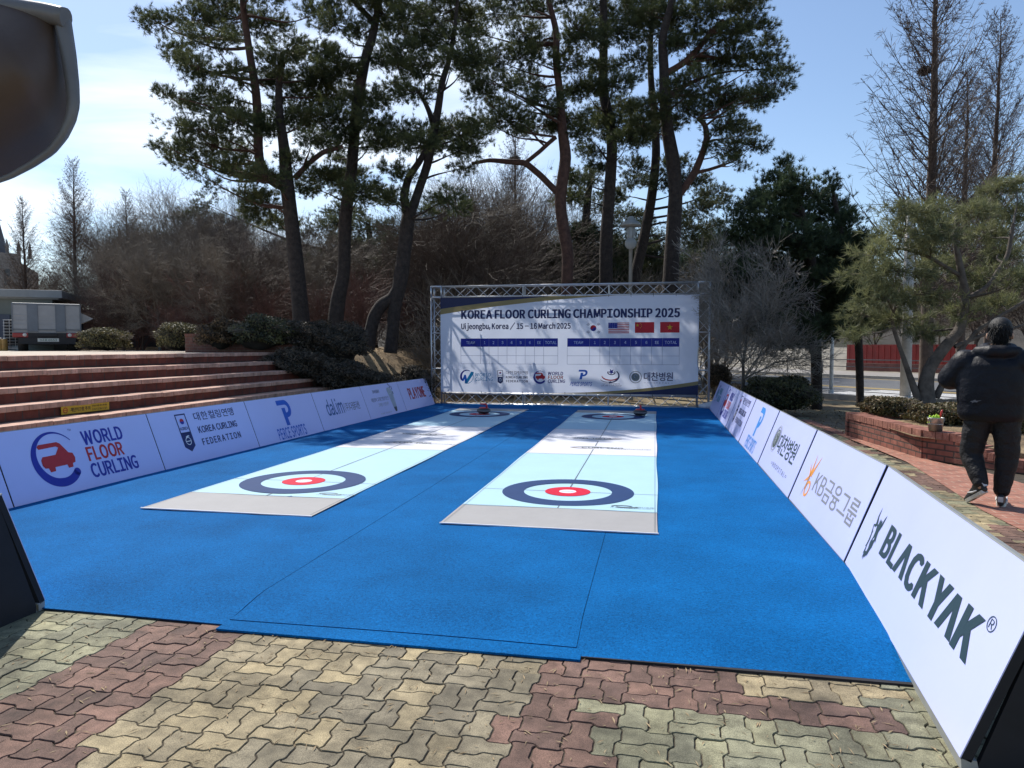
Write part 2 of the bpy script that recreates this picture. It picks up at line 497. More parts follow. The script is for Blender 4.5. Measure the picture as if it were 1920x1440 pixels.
ge = _n(t, "ShaderNodeNewGeometry")
n1 = _n(t, "ShaderNodeTexNoise"); n1.inputs["Scale"].default_value = 2.1; n1.inputs["Detail"].default_value = 7; n1.inputs["Roughness"].default_value = .65
n2 = _n(t, "ShaderNodeTexNoise"); n2.inputs["Scale"].default_value = 260; n2.inputs["Detail"].default_value = 3
n3 = _n(t, "ShaderNodeTexNoise"); n3.inputs["Scale"].default_value = 14; n3.inputs["Detail"].default_value = 6
for q in (n1, n2, n3): ln(ge.outputs["Position"], q.inputs["Vector"])
m1 = _n(t, "ShaderNodeMapRange"); m1.inputs[1].default_value, m1.inputs[2].default_value, m1.inputs[3].default_value, m1.inputs[4].default_value = .36, .60, .50, 1.14
m2 = _n(t, "ShaderNodeMapRange"); m2.inputs[1].default_value, m2.inputs[2].default_value, m2.inputs[3].default_value, m2.inputs[4].default_value = .3, .7, .55, 1.45
m3 = _n(t, "ShaderNodeMapRange"); m3.inputs[1].default_value, m3.inputs[2].default_value, m3.inputs[3].default_value, m3.inputs[4].default_value = .35, .62, .72, 1.1
ln(n1.outputs[0], m1.inputs[0]); ln(n2.outputs[0], m2.inputs[0]); ln(n3.outputs[0], m3.inputs[0])
q1 = _n(t, "ShaderNodeMath", operation="MULTIPLY"); q2 = _n(t, "ShaderNodeMath", operation="MULTIPLY")
ln(m1.outputs[0], q1.inputs[0]); ln(m2.outputs[0], q1.inputs[1]); ln(q1.outputs[0], q2.inputs[0]); ln(m3.outputs[0], q2.inputs[1])
vs_ = _n(t, "ShaderNodeVectorMath", operation="SCALE"); ln(ca.outputs["Color"], vs_.inputs[0]); ln(q2.outputs[0], vs_.inputs["Scale"])
ln(vs_.outputs[0], pb.inputs["Base Color"])
bp = _n(t, "ShaderNodeBump"); bp.inputs["Strength"].default_value = .55; bp.inputs["Distance"].default_value = .004
ln(n2.outputs[0], bp.inputs["Height"]); ln(bp.outputs[0], pb.inputs["Normal"])
po = np_mesh("paving", np.concatenate(V), [np.concatenate(quads), np.array(tops)], pm)
ac = po.data.attributes.new("pc", "FLOAT_COLOR", "FACE")
allc = np.concatenate([qc, tc_]); ac.data.foreach_set("color", np.concatenate([allc, np.ones((len(allc), 1))], 1).astype(np.float32).ravel())
tag(po, kind="structure")
jm = M("joint_sand", (.060, .047, .033), .95, .4, 9, .8, 120)
jb = MB(); jb.add([(-7.5, -1.2, -.0065), (6.6, -1.2, -.0065), (6.6, 8.0, -.0065), (3.2, 10.4, -.0065), (2.95, 16.4, -.0065), (-7.5, 16.4, -.0065)], [(0, 1, 2, 3, 4, 5)])
tag(jb.build("paving_bed", jm), kind="structure")
# plain paving beyond the modelled stones keeps the plaza going out of frame
pl2 = M("old_paving", (.20, .165, .115), .9, .3, 2.0, .5, 80)
b_ = MB(); b_.add([(-40, -40, -.02), (40, -40, -.02), (40, 15.5, -.02), (-40, 15.5, -.02)], [(0, 1, 2, 3)])
tag(b_.build("plaza", pl2), kind="structure")
# moss, crumbs and dry needles in the joints
V, F = [], []
k = 0
for i in range(900):
    x, y = random.uniform(-3.6, 1.4), random.uniform(1.9, 3.4)
    a = random.random() * math.pi; l, w = random.uniform(.006, .03), random.uniform(.0012, .004)
    z = random.uniform(.001, .006)
    dx, dy = math.cos(a) * l, math.sin(a) * l
    V += [(x - dx, y - dy, z), (x + dy * w / l, y - dx * w / l, z + .002), (x + dx, y + dy, z + .001), (x - dy * w / l, y + dx * w / l, z + .003)]
    F.append((k, k + 1, k + 2, k + 3)); k += 4
tag(np_mesh("dry_needles", V, np.array(F), M("dry_needle", (.34, .25, .14), .8, .4, 30), rnd=None), "scattered dry needles and crumbs on the paving stones in front of the blue carpet", "litter", kind="stuff")

# red brick edging strip beside the planter
bs_m = brick_mat("edging_brick", "xy", .21, .105, (.37, .155, .105), (.30, .125, .085), (.42, .30, .23), ms=.010)
eb = MB()
L1 = [(2.93, 5.2), (2.96, 6.4), (2.96, 7.2), (3.06, 8.2), (3.16, 9.2), (3.24, 10.1), (3.2, 11.2), (3.10, 12.9), (2.95, 15.6)]
L2 = [(4.6, 5.2), (4.3, 6.4), (4.15, 7.4), (4.0, 8.6), (3.9, 9.4), (3.6, 10.25), (3.5, 11.2), (3.3, 12.9), (3.15, 15.6)]
V = [(x, y, .006) for x, y in L1] + [(x, y, .006) for x, y in L2]; n = len(L1)
eb.add(V, [(i, n + i, n + i + 1, i + 1) for i in range(n - 1)])
tag(eb.build("brick_path", bs_m), kind="structure")

# road behind the trees on the right
rd = np.array([-.63, .777]); rn = np.array([.777, .63])
def road_strip(name, n0, n1, z, mat, s0=-70, s1=140):
    b = MB(); P = [rn * n0 + rd * s0, rn * n1 + rd * s0, rn * n1 + rd * s1, rn * n0 + rd * s1]
    b.add([(p[0], p[1], z) for p in P], [(0, 1, 2, 3)]); return b
asph = M("asphalt", (.115, .118, .125), .85, .2, 6, .5, 120)
tag(road_strip("road", 18.35, 31.0, .0, asph).build("road", asph), kind="structure")
kerb_m = M("kerb_concrete", (.42, .40, .37), .85, .15, 5, .4, 90)
for n0, n1, h in ((18.05, 18.35, .13), (31.0, 31.3, .14)):
    b = MB(); b.box((0, 0, 0), (1, 1, 1)); V = [(rn * (n0 if v[0] < 0 else n1) + rd * (-70 if v[1] < 0 else 140)).tolist() + [-.03 if v[2] < 0 else h] for v in b.V]
    b.V = [tuple(v) for v in V]; tag(b.build("kerb", kerb_m), kind="structure")
walk_m = M("pavement_slabs", (.26, .24, .22), .9, .15, 3, .3, 60)
tag(road_strip("", 31.3, 36.5, .12, walk_m).build("pavement", walk_m), kind="structure")
yel, wht, pnk = M("road_yellow", (.62, .43, .12), .8, .2, 8), M("road_white", (.70, .70, .70), .8, .2, 8), M("road_pink", (.55, .25, .32), .8, .2, 8)
mk = MB()
def stripe(n0, w, m, s0, s1, dash=None):
    s = s0
    while s < s1:
        e = min(s1, s + (dash[0] if dash else 1e9))
        P = [rn * n0 + rd * s, rn * (n0 + w) + rd * s, rn * (n0 + w) + rd * e, rn * n0 + rd * e]
        mk.add([(p[0], p[1], .006) for p in P], [(0, 1, 2, 3)], m); s = e + (dash[1] if dash else 1)
stripe(18.9, .15, 1, -60, 120); stripe(20.6, .13, 1, -60, 120, (4, 3)); stripe(21.4, .18, 2, -60, 16); stripe(23.45, .15, 0, -60, 120); stripe(23.8, .15, 0, -60, 120)
stripe(27.2, .13, 1, -60, 120, (4, 5)); stripe(30.4, .15, 0, -60, 120)
for k in range(9): stripe(19.3 + k * .42, .26, 1, 12.5, 16.0)
tag(mk.build("road_marking", [yel, wht, pnk]), kind="structure")
# pale bank on the far side of the road
bank = M("concrete_bank", (.20, .18, .145), .9, .45, 1.2, .4, 20)
bb = MB(); P = [(36.5, .12), (39.5, .9), (60, 1.5)]
V = []
for n0, z in P:
    for s in (-70, 140): q = rn * n0 + rd * s; V.append((q[0], q[1], z))
bb.add(V, [(0, 2, 3, 1), (2, 4, 5, 3)]); tag(bb.build("bank", bank), kind="structure")

# ------------------------------------------------------------------ brick steps up to the left plaza
SX0, TR, RIS, NST = 6.6, .35, .197, 7
SY0, SY1 = -6.0, 15.55
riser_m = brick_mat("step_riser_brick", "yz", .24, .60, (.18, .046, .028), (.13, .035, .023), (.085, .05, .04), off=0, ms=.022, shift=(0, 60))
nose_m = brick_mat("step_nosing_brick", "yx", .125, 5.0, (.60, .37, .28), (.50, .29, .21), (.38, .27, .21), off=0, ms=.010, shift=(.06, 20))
plz_m = M("pale_plaza", (.50, .42, .34), .9, .18, 2.2, .4, 70)
step = thing("brick_steps", "wide flight of red brick steps climbing to the pale plaza at the left", "steps", (-SX0, 5, 0))
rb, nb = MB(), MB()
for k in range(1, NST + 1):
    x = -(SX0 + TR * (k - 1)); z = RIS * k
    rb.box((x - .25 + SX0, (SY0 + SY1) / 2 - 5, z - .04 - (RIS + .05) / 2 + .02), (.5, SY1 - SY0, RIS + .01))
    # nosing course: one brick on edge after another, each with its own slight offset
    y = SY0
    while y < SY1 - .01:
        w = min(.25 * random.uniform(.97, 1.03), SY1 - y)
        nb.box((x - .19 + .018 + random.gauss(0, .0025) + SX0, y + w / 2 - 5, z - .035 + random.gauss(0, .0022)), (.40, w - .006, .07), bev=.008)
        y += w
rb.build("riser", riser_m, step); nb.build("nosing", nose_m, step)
ptop = MB(); xe = -(SX0 + TR * NST - .03)
ptop.add([(-60, -30, 1.372), (xe, -30, 1.372), (xe, 15.55, 1.372), (-11.2, 15.6, 1.372), (-11.2, 30, 1.372), (-60, 30, 1.372)], [(0, 1, 2, 3, 4, 5)])
tag(ptop.build("upper_plaza", plz_m), kind="structure")
# warning sticker on a riser
k = 4; xs_ = -(SX0 + TR * (k - 1)) + .013
ylw, blk = M("sticker_yellow", (.62, .40, .03), .55, .1, 20), M("print_black", (.02, .02, .024), .5, .1, 20)
red = M("print_red", (.50, .02, .03), .5, .08, 15)
st = thing("warning_sticker", "yellow warning sticker with Korean lettering on a brick riser", "sticker", (xs_ + .006, 8.42, RIS * 3 + .075), R(90))
b = MB(); b.box((0, -.004, 0), (.84, .006, .105)); b.build("sticker_sheet", ylw, st)
p = Print(); p.text("계단미끄럼 주의", -.27, -.028, .055, blk, bold=.02, w=.34); p.text("안전수칙을 준수하세요", .10, .008, .03, blk, bold=.01, w=.28); p.text("CAUTION STEP", .10, -.035, .026, blk, bold=.01, w=.28)
p.ring(-.355, 0, .028, .038, red); p.rect(-.378, -.004, -.332, .004, red)
p.build("lettering", st, lambda u, v, n: (u, -.0075 - n, v))

# sloping brick cheek wall at the end of the steps, with planting behind
cheek_m = brick_mat("cheek_brick", "xz", .21, .075, (.135, .055, .042), (.10, .043, .034), (.13, .10, .085), ms=.012)
cap_m = brick_mat("cheek_cap_brick", "xy", .075, .3, (.17, .065, .048), (.13, .052, .04), (.14, .11, .09), off=0, ms=.012)
ch = thing("planter_wall", "dark sloping brick wall at the far end of the steps below the shrubs", "wall", (-8.7, 15.7, 0))
prof = [(-11.25, 1.83), (-9.1, 1.80), (-8.6, 1.66), (-6.3, .42), (-5.75, .30)]
b = MB(); pts = [(x + 8.7, z - .06) for x, z in prof] + [(-5.75 + 8.7, 0), (-11.25 + 8.7, 0)]
b.prism(pts, lambda u, v, w: (u, -.13 + w * .26, v)); b.build("wall_face", cheek_m, ch)
b = MB()
for (x0, z0), (x1, z1) in zip(prof[:-1], prof[1:]):
    o = [(x0, z0 - .06), (x1, z1 - .06), (x1, z1), (x0, z0)]
    b.prism([(x + 8.7, z) for x, z in o], lambda u, v, w: (u, -.145 + w * .29, v))
b.build("coping", cap_m, ch)
ch2 = thing("planter_wall", "dark brick return wall running back along the upper plaza edge", "wall", (-11.25, 15.9, 0))
b = MB(); b.box((0, 3.5, 1.55), (.26, 7.3, .5)); b.build("wall_face", brick_mat("return_brick", "yz", .21, .075, (.135, .055, .042), (.10, .043, .034), (.13, .10, .085), ms=.012), ch2)
# ================================================================== THE CURLING COURT
navy, blue, cyan_ = M("print_navy", (.012, .022, .12), .5, .06, 15), M("print_royal", (.010, .025, .33), .5, .06, 15), M("print_sky_blue", (.02, .22, .62), .5, .06, 15)
pgrey, dgreen, orange = M("print_grey", (.22, .23, .25), .5, .06, 15), M("print_dark_teal", (.018, .045, .058), .5, .06, 15), M("print_orange", (.75, .30, .05), .5, .06, 15)
gold, white = M("print_gold", (.36, .29, .13), .5, .06, 15), M("print_white", (.80, .80, .82), .5, .04, 15)
teal = M("print_teal", (.01, .30, .45), .5, .06, 15); lgrey = M("print_light_grey", (.38, .41, .47), .5, .06, 15)
dsl = M("print_slate", (.06, .085, .14), .5, .06, 15)

# carpet material: short looped pile
cm = bpy.data.materials.new("blue_carpet"); cm.use_nodes = True
t = cm.node_tree; ln = t.links.new; b0 = t.nodes["Principled BSDF"]
b0.inputs["Roughness"].default_value = .75; b0.inputs["Specular IOR Level"].default_value = .04
b0.inputs["Sheen Weight"].default_value = .0; b0.inputs["Sheen Roughness"].default_value = .4; b0.inputs["Sheen Tint"].default_value = (.35, .65, 1, 1)
ge = _n(t, "ShaderNodeNewGeometry")
vo = _n(t, "ShaderNodeTexNoise"); vo.inputs["Scale"].default_value = 85; vo.inputs["Detail"].default_value = 3; vo.inputs["Distortion"].default_value = 1.2
n2 = _n(t, "ShaderNodeTexNoise"); n2.inputs["Scale"].default_value = 1.1; n2.inputs["Detail"].default_value = 7; n2.inputs["Roughness"].default_value = .6
n3 = _n(t, "ShaderNodeTexNoise"); n3.inputs["Scale"].default_value = 6; n3.inputs["Detail"].default_value = 3
for q in (vo, n2, n3): ln(ge.outputs["Position"], q.inputs["Vector"])
r1 = _n(t, "ShaderNodeMapRange"); r1.inputs[1].default_value, r1.inputs[2].default_value, r1.inputs[3].default_value, r1.inputs[4].default_value = .32, .68, .68, 1.34
r2 = _n(t, "ShaderNodeMapRange"); r2.inputs[1].default_value, r2.inputs[2].default_value, r2.inputs[3].default_value, r2.inputs[4].default_value = .3, .7, .78, 1.2
ln(vo.outputs[0], r1.inputs[0]); ln(n2.outputs[0], r2.inputs[0])
q1 = _n(t, "ShaderNodeMath", operation="MULTIPLY"); ln(r1.outputs[0], q1.inputs[0]); ln(r2.outputs[0], q1.inputs[1])
cc = _n(t, "ShaderNodeRGB"); cc.outputs[0].default_value = (.003, .108, .315, 1)
vs_ = _n(t, "ShaderNodeVectorMath", operation="SCALE"); ln(cc.outputs[0], vs_.inputs[0]); ln(q1.outputs[0], vs_.inputs["Scale"]); ln(vs_.outputs[0], b0.inputs["Base Color"])
bp = _n(t, "ShaderNodeBump"); bp.inputs["Strength"].default_value = .8; bp.inputs["Distance"].default_value = .006
ad = _n(t, "ShaderNodeMath", operation="MULTIPLY_ADD"); ad.inputs[1].default_value = .6; ln(n3.outputs[0], ad.inputs[0]); ln(vo.outputs[0], ad.inputs[2])
ln(vo.outputs[0], bp.inputs["Height"]); ln(bp.outputs[0], b0.inputs["Normal"])

CZ = .055
seam = M("carpet_edge", (.003, .045, .15), .9, .2, 20)
under = M("rubber_underlay", (.012, .012, .014), .8, .2, 10)
b = MB(); b.box((-2.2, 10.75, .022), (6.9, 13.7, .044)); b.box((.45, 3.42, .006), (1.64, .10, .011)); tag(b.build("underlay", under), "black rubber underlay showing at the front edge below the blue carpet", "underlay")
def carpet(x0, x1, zoff, yf, skew, label, y1=17.55, flap=0.0):
    nx, ys = 26, np.concatenate([np.linspace(yf, 4.4, 26), np.linspace(4.5, y1, 90)])
    V = []; nx_ = nx + 1
    for y in ys:
        for i in range(nx_):
            u = i / nx; x = x0 + (x1 - x0) * u
            f = smooth((y - yf) / (3.86 - yf)) if y < 3.86 else 1.0
            z = .012 + (.006 if x0 == -2.258 else 0) + (CZ - .012 + zoff - (.006 if x0 == -2.258 else 0)) * float(f)
            z += (.0022 * math.sin(y * 2.3 + x * 1.7) * math.sin(x * 3.1 + 1) + .0016 * math.sin(y * 7 + x * 5)) * float(f) * min(1, 8 * u, 8 * (1 - u) + .05)
            z += .008 * max(0, math.sin(x * 2.3 + y * 1.1 + x0) - .75) * 4 * min(1, 6 * u * (1 - u)) * (1 if y < 8 else .4)
            if y < 4.4: z += .0035 * math.sin(x * 9 + x0) * math.sin((y - yf) * 6) * (1 - abs(float(f) - .5))
            xx = x + skew * max(0, 5.4 - y) * (.5 - abs(u - .0)) * (1 if u < .3 else 0) * 0
            V.append((xx + .0015 * math.sin(y * 1.3) * (1 if i in (0, nx) else 0), y + .010 * math.sin(x * 2.2 + x0) * (1 if y == ys[0] else 0), z))
    n = len(ys)
    top = [(r * nx_ + i, r * nx_ + i + 1, (r + 1) * nx_ + i + 1, (r + 1) * nx_ + i) for r in range(n - 1) for i in range(nx)]
    b = MB(); b.add(V, top, 0, True)
    # turned-down edges (6 mm pile thickness)
    per = [i for i in range(nx_)] + [r * nx_ + nx for r in range(1, n)] + [(n - 1) * nx_ + i for i in range(nx - 1, -1, -1)] + [r * nx_ for r in range(n - 2, 0, -1)]
    hi = [tuple(V[i]) for i in per]; lo = [(V[i][0], V[i][1], V[i][2] - .006) for i in per]; m = len(per)
    b.add(hi + lo, [(k, m + k, m + (k + 1) % m, (k + 1) % m) for k in range(m)], 1)
    o = b.build("carpet_strip", [cm, seam])
    return tag(o, label, "carpet", "blue carpet strips laid side by side")
carpet(-5.66, -3.860, .001, 3.38, 0, "leftmost blue carpet strip along the left advertising boards")
carpet(-3.857, -2.261, .002, 3.40, 0, "blue carpet strip under the left curling sheet")
carpet(-2.258, -.366, .001, 3.46, 0, "central blue carpet strip between the two curling sheets with a folded front hem")
carpet(-.363, 1.26, .000, 3.385, 0, "right blue carpet strip along the brightly lit boards")
# the second layer that peeps out under the central strip
hb = MB(); hb.box((-1.30, 3.415, .008), (1.93, .17, .012), bev=.003); tag(hb.build("carpet_offcut", cm), "narrow blue carpet offcut showing under the front hem of the central strip", "carpet")

# curling sheets
ice = M("sheet_pale_blue", (.40, .61, .73), .6, .03, 3, .25, 14, spec=.15, bdist=.012)
wht_s = M("sheet_white", (.66, .67, .73), .6, .03, 3, .25, 14, spec=.15, bdist=.012)
gry_s = M("sheet_grey", (.355, .35, .35), .6, .04, 3, .3, 14, spec=.15, bdist=.012)
ring_n, ring_r, ink = M("ring_navy", (.018, .050, .150), .65, .05, 6, spec=.12), M("ring_red", (.58, .012, .045), .65, .05, 6, spec=.12), M("sheet_ink", (.09, .12, .15), .5, .1, 10)
brown = M("sheet_logo_brown", (.20, .085, .06), .5, .1, 10)
SHZ = CZ + .013
def sheet(xc, w, label, tint):
    s = thing("curling_sheet", label, "curling sheet", (xc, 10.88, 0), 0, "floor curling sheets")
    x0, x1 = -w / 2, w / 2
    Y = [5.55, 6.25, 9.50, 12.43, 15.62, 16.2]
    ms = [gry_s, ice, wht_s, ice, gry_s]
    b = MB()
    nx = 14
    for k in range(5):
        ny = max(3, int((Y[k + 1] - Y[k]) / .12)); V = []
        for r in range(ny + 1):
            y = Y[k] + (Y[k + 1] - Y[k]) * r / ny
            for i in range(nx + 1):
                x = x0 + (x1 - x0) * i / nx
                z = SHZ + .0022 * math.sin(y * 2.9 + xc) * math.sin(x * 4 + y * .7)
                ex = .006 * math.sin(y * 2.2 + xc * 3) if i in (0, nx) else 0
                ey = .012 * math.sin(x * 5 + xc) if (k == 0 and r == 0) or (k == 4 and r == ny) else 0
                V.append((x + ex, y + ey - 10.88, z))
        b.add(V, [(r * (nx + 1) + i, r * (nx + 1) + i + 1, (r + 1) * (nx + 1) + i + 1, (r + 1) * (nx + 1) + i) for r in range(ny) for i in range(nx)], k, True)
    b.build("vinyl_sheet", ms, s)
    fz = lambda u, v, n: (u, v - 10.88, SHZ + .0024 + n)
    for yc in (7.0, 14.83):
        p = Print(.0011)
        p.ring(0, yc, .435, .65, ring_n); p.ring(0, yc, .085, .225, ring_r); p.ring(0, yc, 0.001, .085, wht_s); p.text("FLOOR CURLING", 0, yc - .012, .022, ink, 2, align="C", w=.12)
        p.build("target_rings", s, fz)
    p = Print(.0011)
    for y in Y[1:-1]: p.rect(x0, y - .006, x1, y + .006, ink, 0)
    p.rect(-.006, Y[1], .006, 6.35, ink, 0)
    for a_, b_ in ((6.35, 6.565), (7.225, 7.435), (7.65, 10.0), (11.25, 14.18), (14.4, 14.6), (15.06, 15.26), (15.48, 15.62)): p.rect(-.006, a_, .006, b_, ink, 0)
    p.rect(-.006, 10.35, .006, 10.9, ink, 0)
    for yc in (7.0, 14.83):
        for a_, b_ in ((x0, -.65), (-.435, -.225), (.225, .435), (.65, x1)): p.rect(a_, yc - .005, b_, yc + .005, ink, 0)
    p.rect(x0 + .022, Y[0] + .03, x0 + .026, Y[-1] - .03, ink, 1); p.rect(x1 - .026, Y[0] + .03, x1 - .022, Y[-1] - .03, ink, 1)
    p.build("playing_lines", s, fz)
    # small sponsor marks
    p = Print(.0011)
    ly = 6.36
    p.band(circ(.56, ly + .07, .10, .05, 20, 20, 200), circ(.56, ly + .065, .08, .036, 20, 20, 200), ink, 1)
    p.band(circ(.60, ly + .06, .11, .04, 20, 200, 350), circ(.60, ly + .07, .085, .022, 20, 200, 350), ink, 1)
    p.text("WORLD CURLING", .70 - .02, ly + .045, .032, ink, 1, bold=.02, w=.16); p.text("FLOOR CURLING SHEET", .46, ly - .0, .02, ink, 1, w=.38)
    for yc, sg in ((10.15, 1), (11.18, -1)):
        q = lambda u, v: (sg * u, yc + sg * v)
        A = [q(-.34 + .62 * k / 30, .11 * math.sin(math.pi * k / 30) ** .7) for k in range(31)]
        B = [q(-.34 + .62 * k / 30, .11 * math.sin(math.pi * k / 30) ** .7 - .02 - .018 * math.sin(math.pi * k / 30)) for k in range(31)]
        p.band(A, B, ink, 1)
        A = [q(-.34 + .40 * k / 20, -.10 * math.sin(math.pi * k / 24) ** .8) for k in range(21)]
        B = [q(-.34 + .40 * k / 20, -.10 * math.sin(math.pi * k / 24) ** .8 + .03 * (1 - k / 30)) for k in range(21)]
        p.band(A, B, brown, 1)
        V, F = text_geo("CURLING", .02); k_ = .11 / .73
        p.raw([q(x * k_ * .8 - .18, y * k_ - .045) for x, y in V], F, ink, 2)
        V, F = text_geo("championship", .0); k_ = .07 / .73
        p.raw([q(x * k_ * .9 + .2, y * k_ - .09) for x, y in V], F, ink, 2)
    p.build("sponsor_marks", s, fz)
    # thin white vinyl hem
    hb = MB()
    hb.box((0, 5.552 - 10.88, SHZ - .002), (w + .012, .014, .009)); hb.box((0, 16.2 - 10.88, SHZ - .002), (w + .012, .014, .009))
    hb.build("hem", wht_s, s)
    return s
sheet(-.835, 1.745, "right curling sheet on the blue carpet, nearest the brightly lit boards", 0)
sheet(-3.67, 1.64, "left curling sheet on the blue carpet, nearest the shaded boards", 1)

# curling stones on wheels
st_dark, st_red, st_grip = M("stone_dark", (.035, .037, .04), .4, .2, 30, coord="obj"), M("stone_red_plastic", (.55, .025, .03), .35, .1, 20, coord="obj"), M("stone_grey", (.16, .165, .17), .45, .2, 30, coord="obj")
def stone(loc, rz, label):
    s = thing("curling_stone", label, "curling stone", loc, rz, "floor curling stones")
    b = MB(); b.lathe([(.0, .02), (.10, .02), (.138, .045), (.146, .075), (.138, .105), (.10, .128), (0, .130)], n=28); b.build("stone_body", st_dark, s)
    b = MB(); b.lathe([(.1475, .064), (.1485, .068), (.1485, .084), (.1475, .088)], n=28); b.build("bumper_band", st_grip, s)
    b = MB(); b.lathe([(.098, .128), (.095, .142), (.05, .148), (0, .148)], n=24); b.build("top_plate", st_red, s)
    b = MB(); b.tube([(0, -.075, .145), (0, -.07, .20), (0, -.05, .215), (0, .085, .215)], [.018, .017, .019, .016], 8); b.build("handle", st_red, s)
    for a in range(3):
        t_ = a * 2 * math.pi / 3
        b = MB(); b.tube([(.09 * math.cos(t_) - .012 * math.sin(t_), .09 * math.sin(t_) + .012 * math.cos(t_), .014), (.09 * math.cos(t_) + .012 * math.sin(t_), .09 * math.sin(t_) - .012 * math.cos(t_), .014)], .014, 10); b.build("wheel", st_grip, s)
    return s
stone((-3.59, 14.87, SHZ), R(75), "curling stone with red top near the centre of the far left rings")
stone((-.29, 15.1, SHZ), R(10), "curling stone with upright red handle at the right edge of the far right rings")

# ------------------------------------------------------------------ advertising boards
face_m = M("board_face_vinyl", (.54, .585, .93), .30, .03, 1.3, .12, 2.5, spec=.5, bdist=.03)
body_m = M("board_black_fabric", (.010, .011, .016), .8, .2, 10)
trim_m = M("board_grey_trim", (.30, .31, .30), .5, .1, 8)
BW, LEAN, BZ0, BZ1 = 1.985, .25, .05, .71
blen = math.hypot(LEAN, BZ1 - BZ0); bv = (LEAN / blen, (BZ1 - BZ0) / blen); bnn = (-bv[1], bv[0])   # in (y,z): up the face, out of the face
def fpt(u, v, n): return (u, v * bv[0] + n * bnn[0], BZ0 + v * bv[1] + n * bnn[1])
def slab(x0, x1, v0, v1, n0, n1, m=0, mb=None):
    b = mb or MB(); V = [fpt(x, v, n) for n in (n0, n1) for x, v in ((x0, v0), (x1, v0), (x1, v1), (x0, v1))]
    return b.add(V, [(3, 2, 1, 0), (4, 5, 6, 7), (0, 1, 5, 4), (1, 2, 6, 5), (2, 3, 7, 6), (3, 0, 4, 7)], m)
_bd = {}
def board_parts(root, skirt=True):
    if not _bd:
        h = BW / 2
        _bd["face_panel"] = slab(-h, h, .0, blen, 0, .004).build("face_panel", face_m, root)
        _bd["back_panel"] = slab(-h, h, .0, blen - .002, -.035, -.001).build("back_panel", body_m, root)
        _bd["top_trim"] = slab(-h, h, blen, blen + .007, -.036, .0045).build("top_trim", trim_m, root)
        for sx in (-h + .012, h - .012):
            b = MB(); pts = [(.045, .0), (LEAN + .02, BZ1 - .04), (.60, 0)]
            b.prism(pts, lambda u, v, w: (sx - .01 + w * .02, u, v)); b.build("side_gusset", body_m, root)
        b = MB(); b.prism([(.004, 0), (.0, .046), (.05, .046), (.06, 0)], lambda u, v, w: (-h + w * BW, u, v)); b.build("base_skirt", trim_m, root)
        _bd["root"] = root
    else:
        for ch in list(_bd["root"].children):
            if ch.name.split(".")[0] in ("face_panel", "back_panel", "top_trim", "side_gusset", "base_skirt"):
                c = ch.copy(); COL.objects.link(c); c.parent = root
def board(mid, rz, label, art, sx=1.0):
    s = thing("advertising_board", label, "advertising board", mid, rz, "leaning advertising boards round the court")
    s.scale = (sx, 1, 1)
    board_parts(s)
    if art:
        for nm, p in art: p.build(nm, s, lambda u, v, n: fpt(u, v, .0046 + n))
    return s
# --- artwork, each in face coordinates: u from -.99 to .99, v from 0 to .73
def badge(p, x, y, h, c=navy, lay=1):
    w = h * .40
    p.frame(x - w / 2, y - h * .02, x + w / 2, y + h / 2, h * .035, c, lay)
    p.poly([(x - w / 2, y), (x - w / 2, y - h * .36), (x, y - h * .5), (x + w / 2, y - h * .36), (x + w / 2, y)], c, lay)
    p.poly(circ(x, y + h * .30, h * .075, n=20, a0=0, a1=180), red, lay + 1); p.poly(circ(x, y + h * .30, h * .075, n=20, a0=180, a1=360), blue, lay + 1)
    p.text("KOREA", x, y + h * .075, h * .075, c, lay + 1, bold=.02, align="C", w=w * .72)
    p.ring(x, y - h * .22, h * .085, h * .105, white, lay + 1, 24); p.rect(x - h * .1, y - h * .235, x + h * .1, y - h * .215, white, lay + 1)
    p.poly([(x - h * .05, y - h * .13), (x + h * .09, y - h * .10), (x + h * .05, y - h * .07), (x - h * .05, y - h * .10)], white, lay + 2)
def art_kcf():
    p = Print(); badge(p, -.44, .40, .50)
    q = Print(); q.text("대한컬링연맹", -.19, .53, .115, navy, bold=.008, w=.86, spacing=1.15)
    q.text("KOREA CURLING", -.19, .365, .085, navy, bold=.025, w=.84); q.text("FEDERATION", -.19, .20, .085, navy, bold=.025, w=.84, spacing=1.35)
    return [("emblem", p), ("lettering", q)]
def stone_shape(p, x, y, s, m, lay=1):
    body = [(-.50, -.06), (-.49, .10), (-.42, .19), (.05, .20), (.22, .40), (.15, .45), (-.46, .43), (-.50, .50), (-.44, .57), (.22, .58), (.32, .52), (.52, .21), (.66, .17), (.70, .02), (.66, -.12), (.55, -.15), (.53, -.26), (.36, -.27), (.34, -.16), (-.10, -.17), (-.12, -.29), (-.30, -.30), (-.33, -.17), (-.44, -.16)]
    p.poly([(x + a * s, y + b * s) for a, b in body], m, lay)
def swoosh(p, x, y, r, m, a0=38, a1=318, w0=.02, w1=.17, lay=1, ys=1.0):
    A, B = [], []
    for k in range(61):
        f = k / 60; a = R(a0 + (a1 - a0) * f); w = r * (w0 + (w1 - w0) * min(1, f * 1.25) ** 1.3)
        A.append((x + r * math.cos(a), y + ys * r * math.sin(a))); B.append((x + (r - w * 2) * math.cos(a) + w * .35, y + ys * (r - w * 1.8) * math.sin(a)))
    p.band(A, B, m, lay)
    p.poly(circ((A[-1][0] + B[-1][0]) / 2, (A[-1][1] + B[-1][1]) / 2, math.hypot(A[-1][0] - B[-1][0], A[-1][1] - B[-1][1]) / 2, n=18), m, lay)
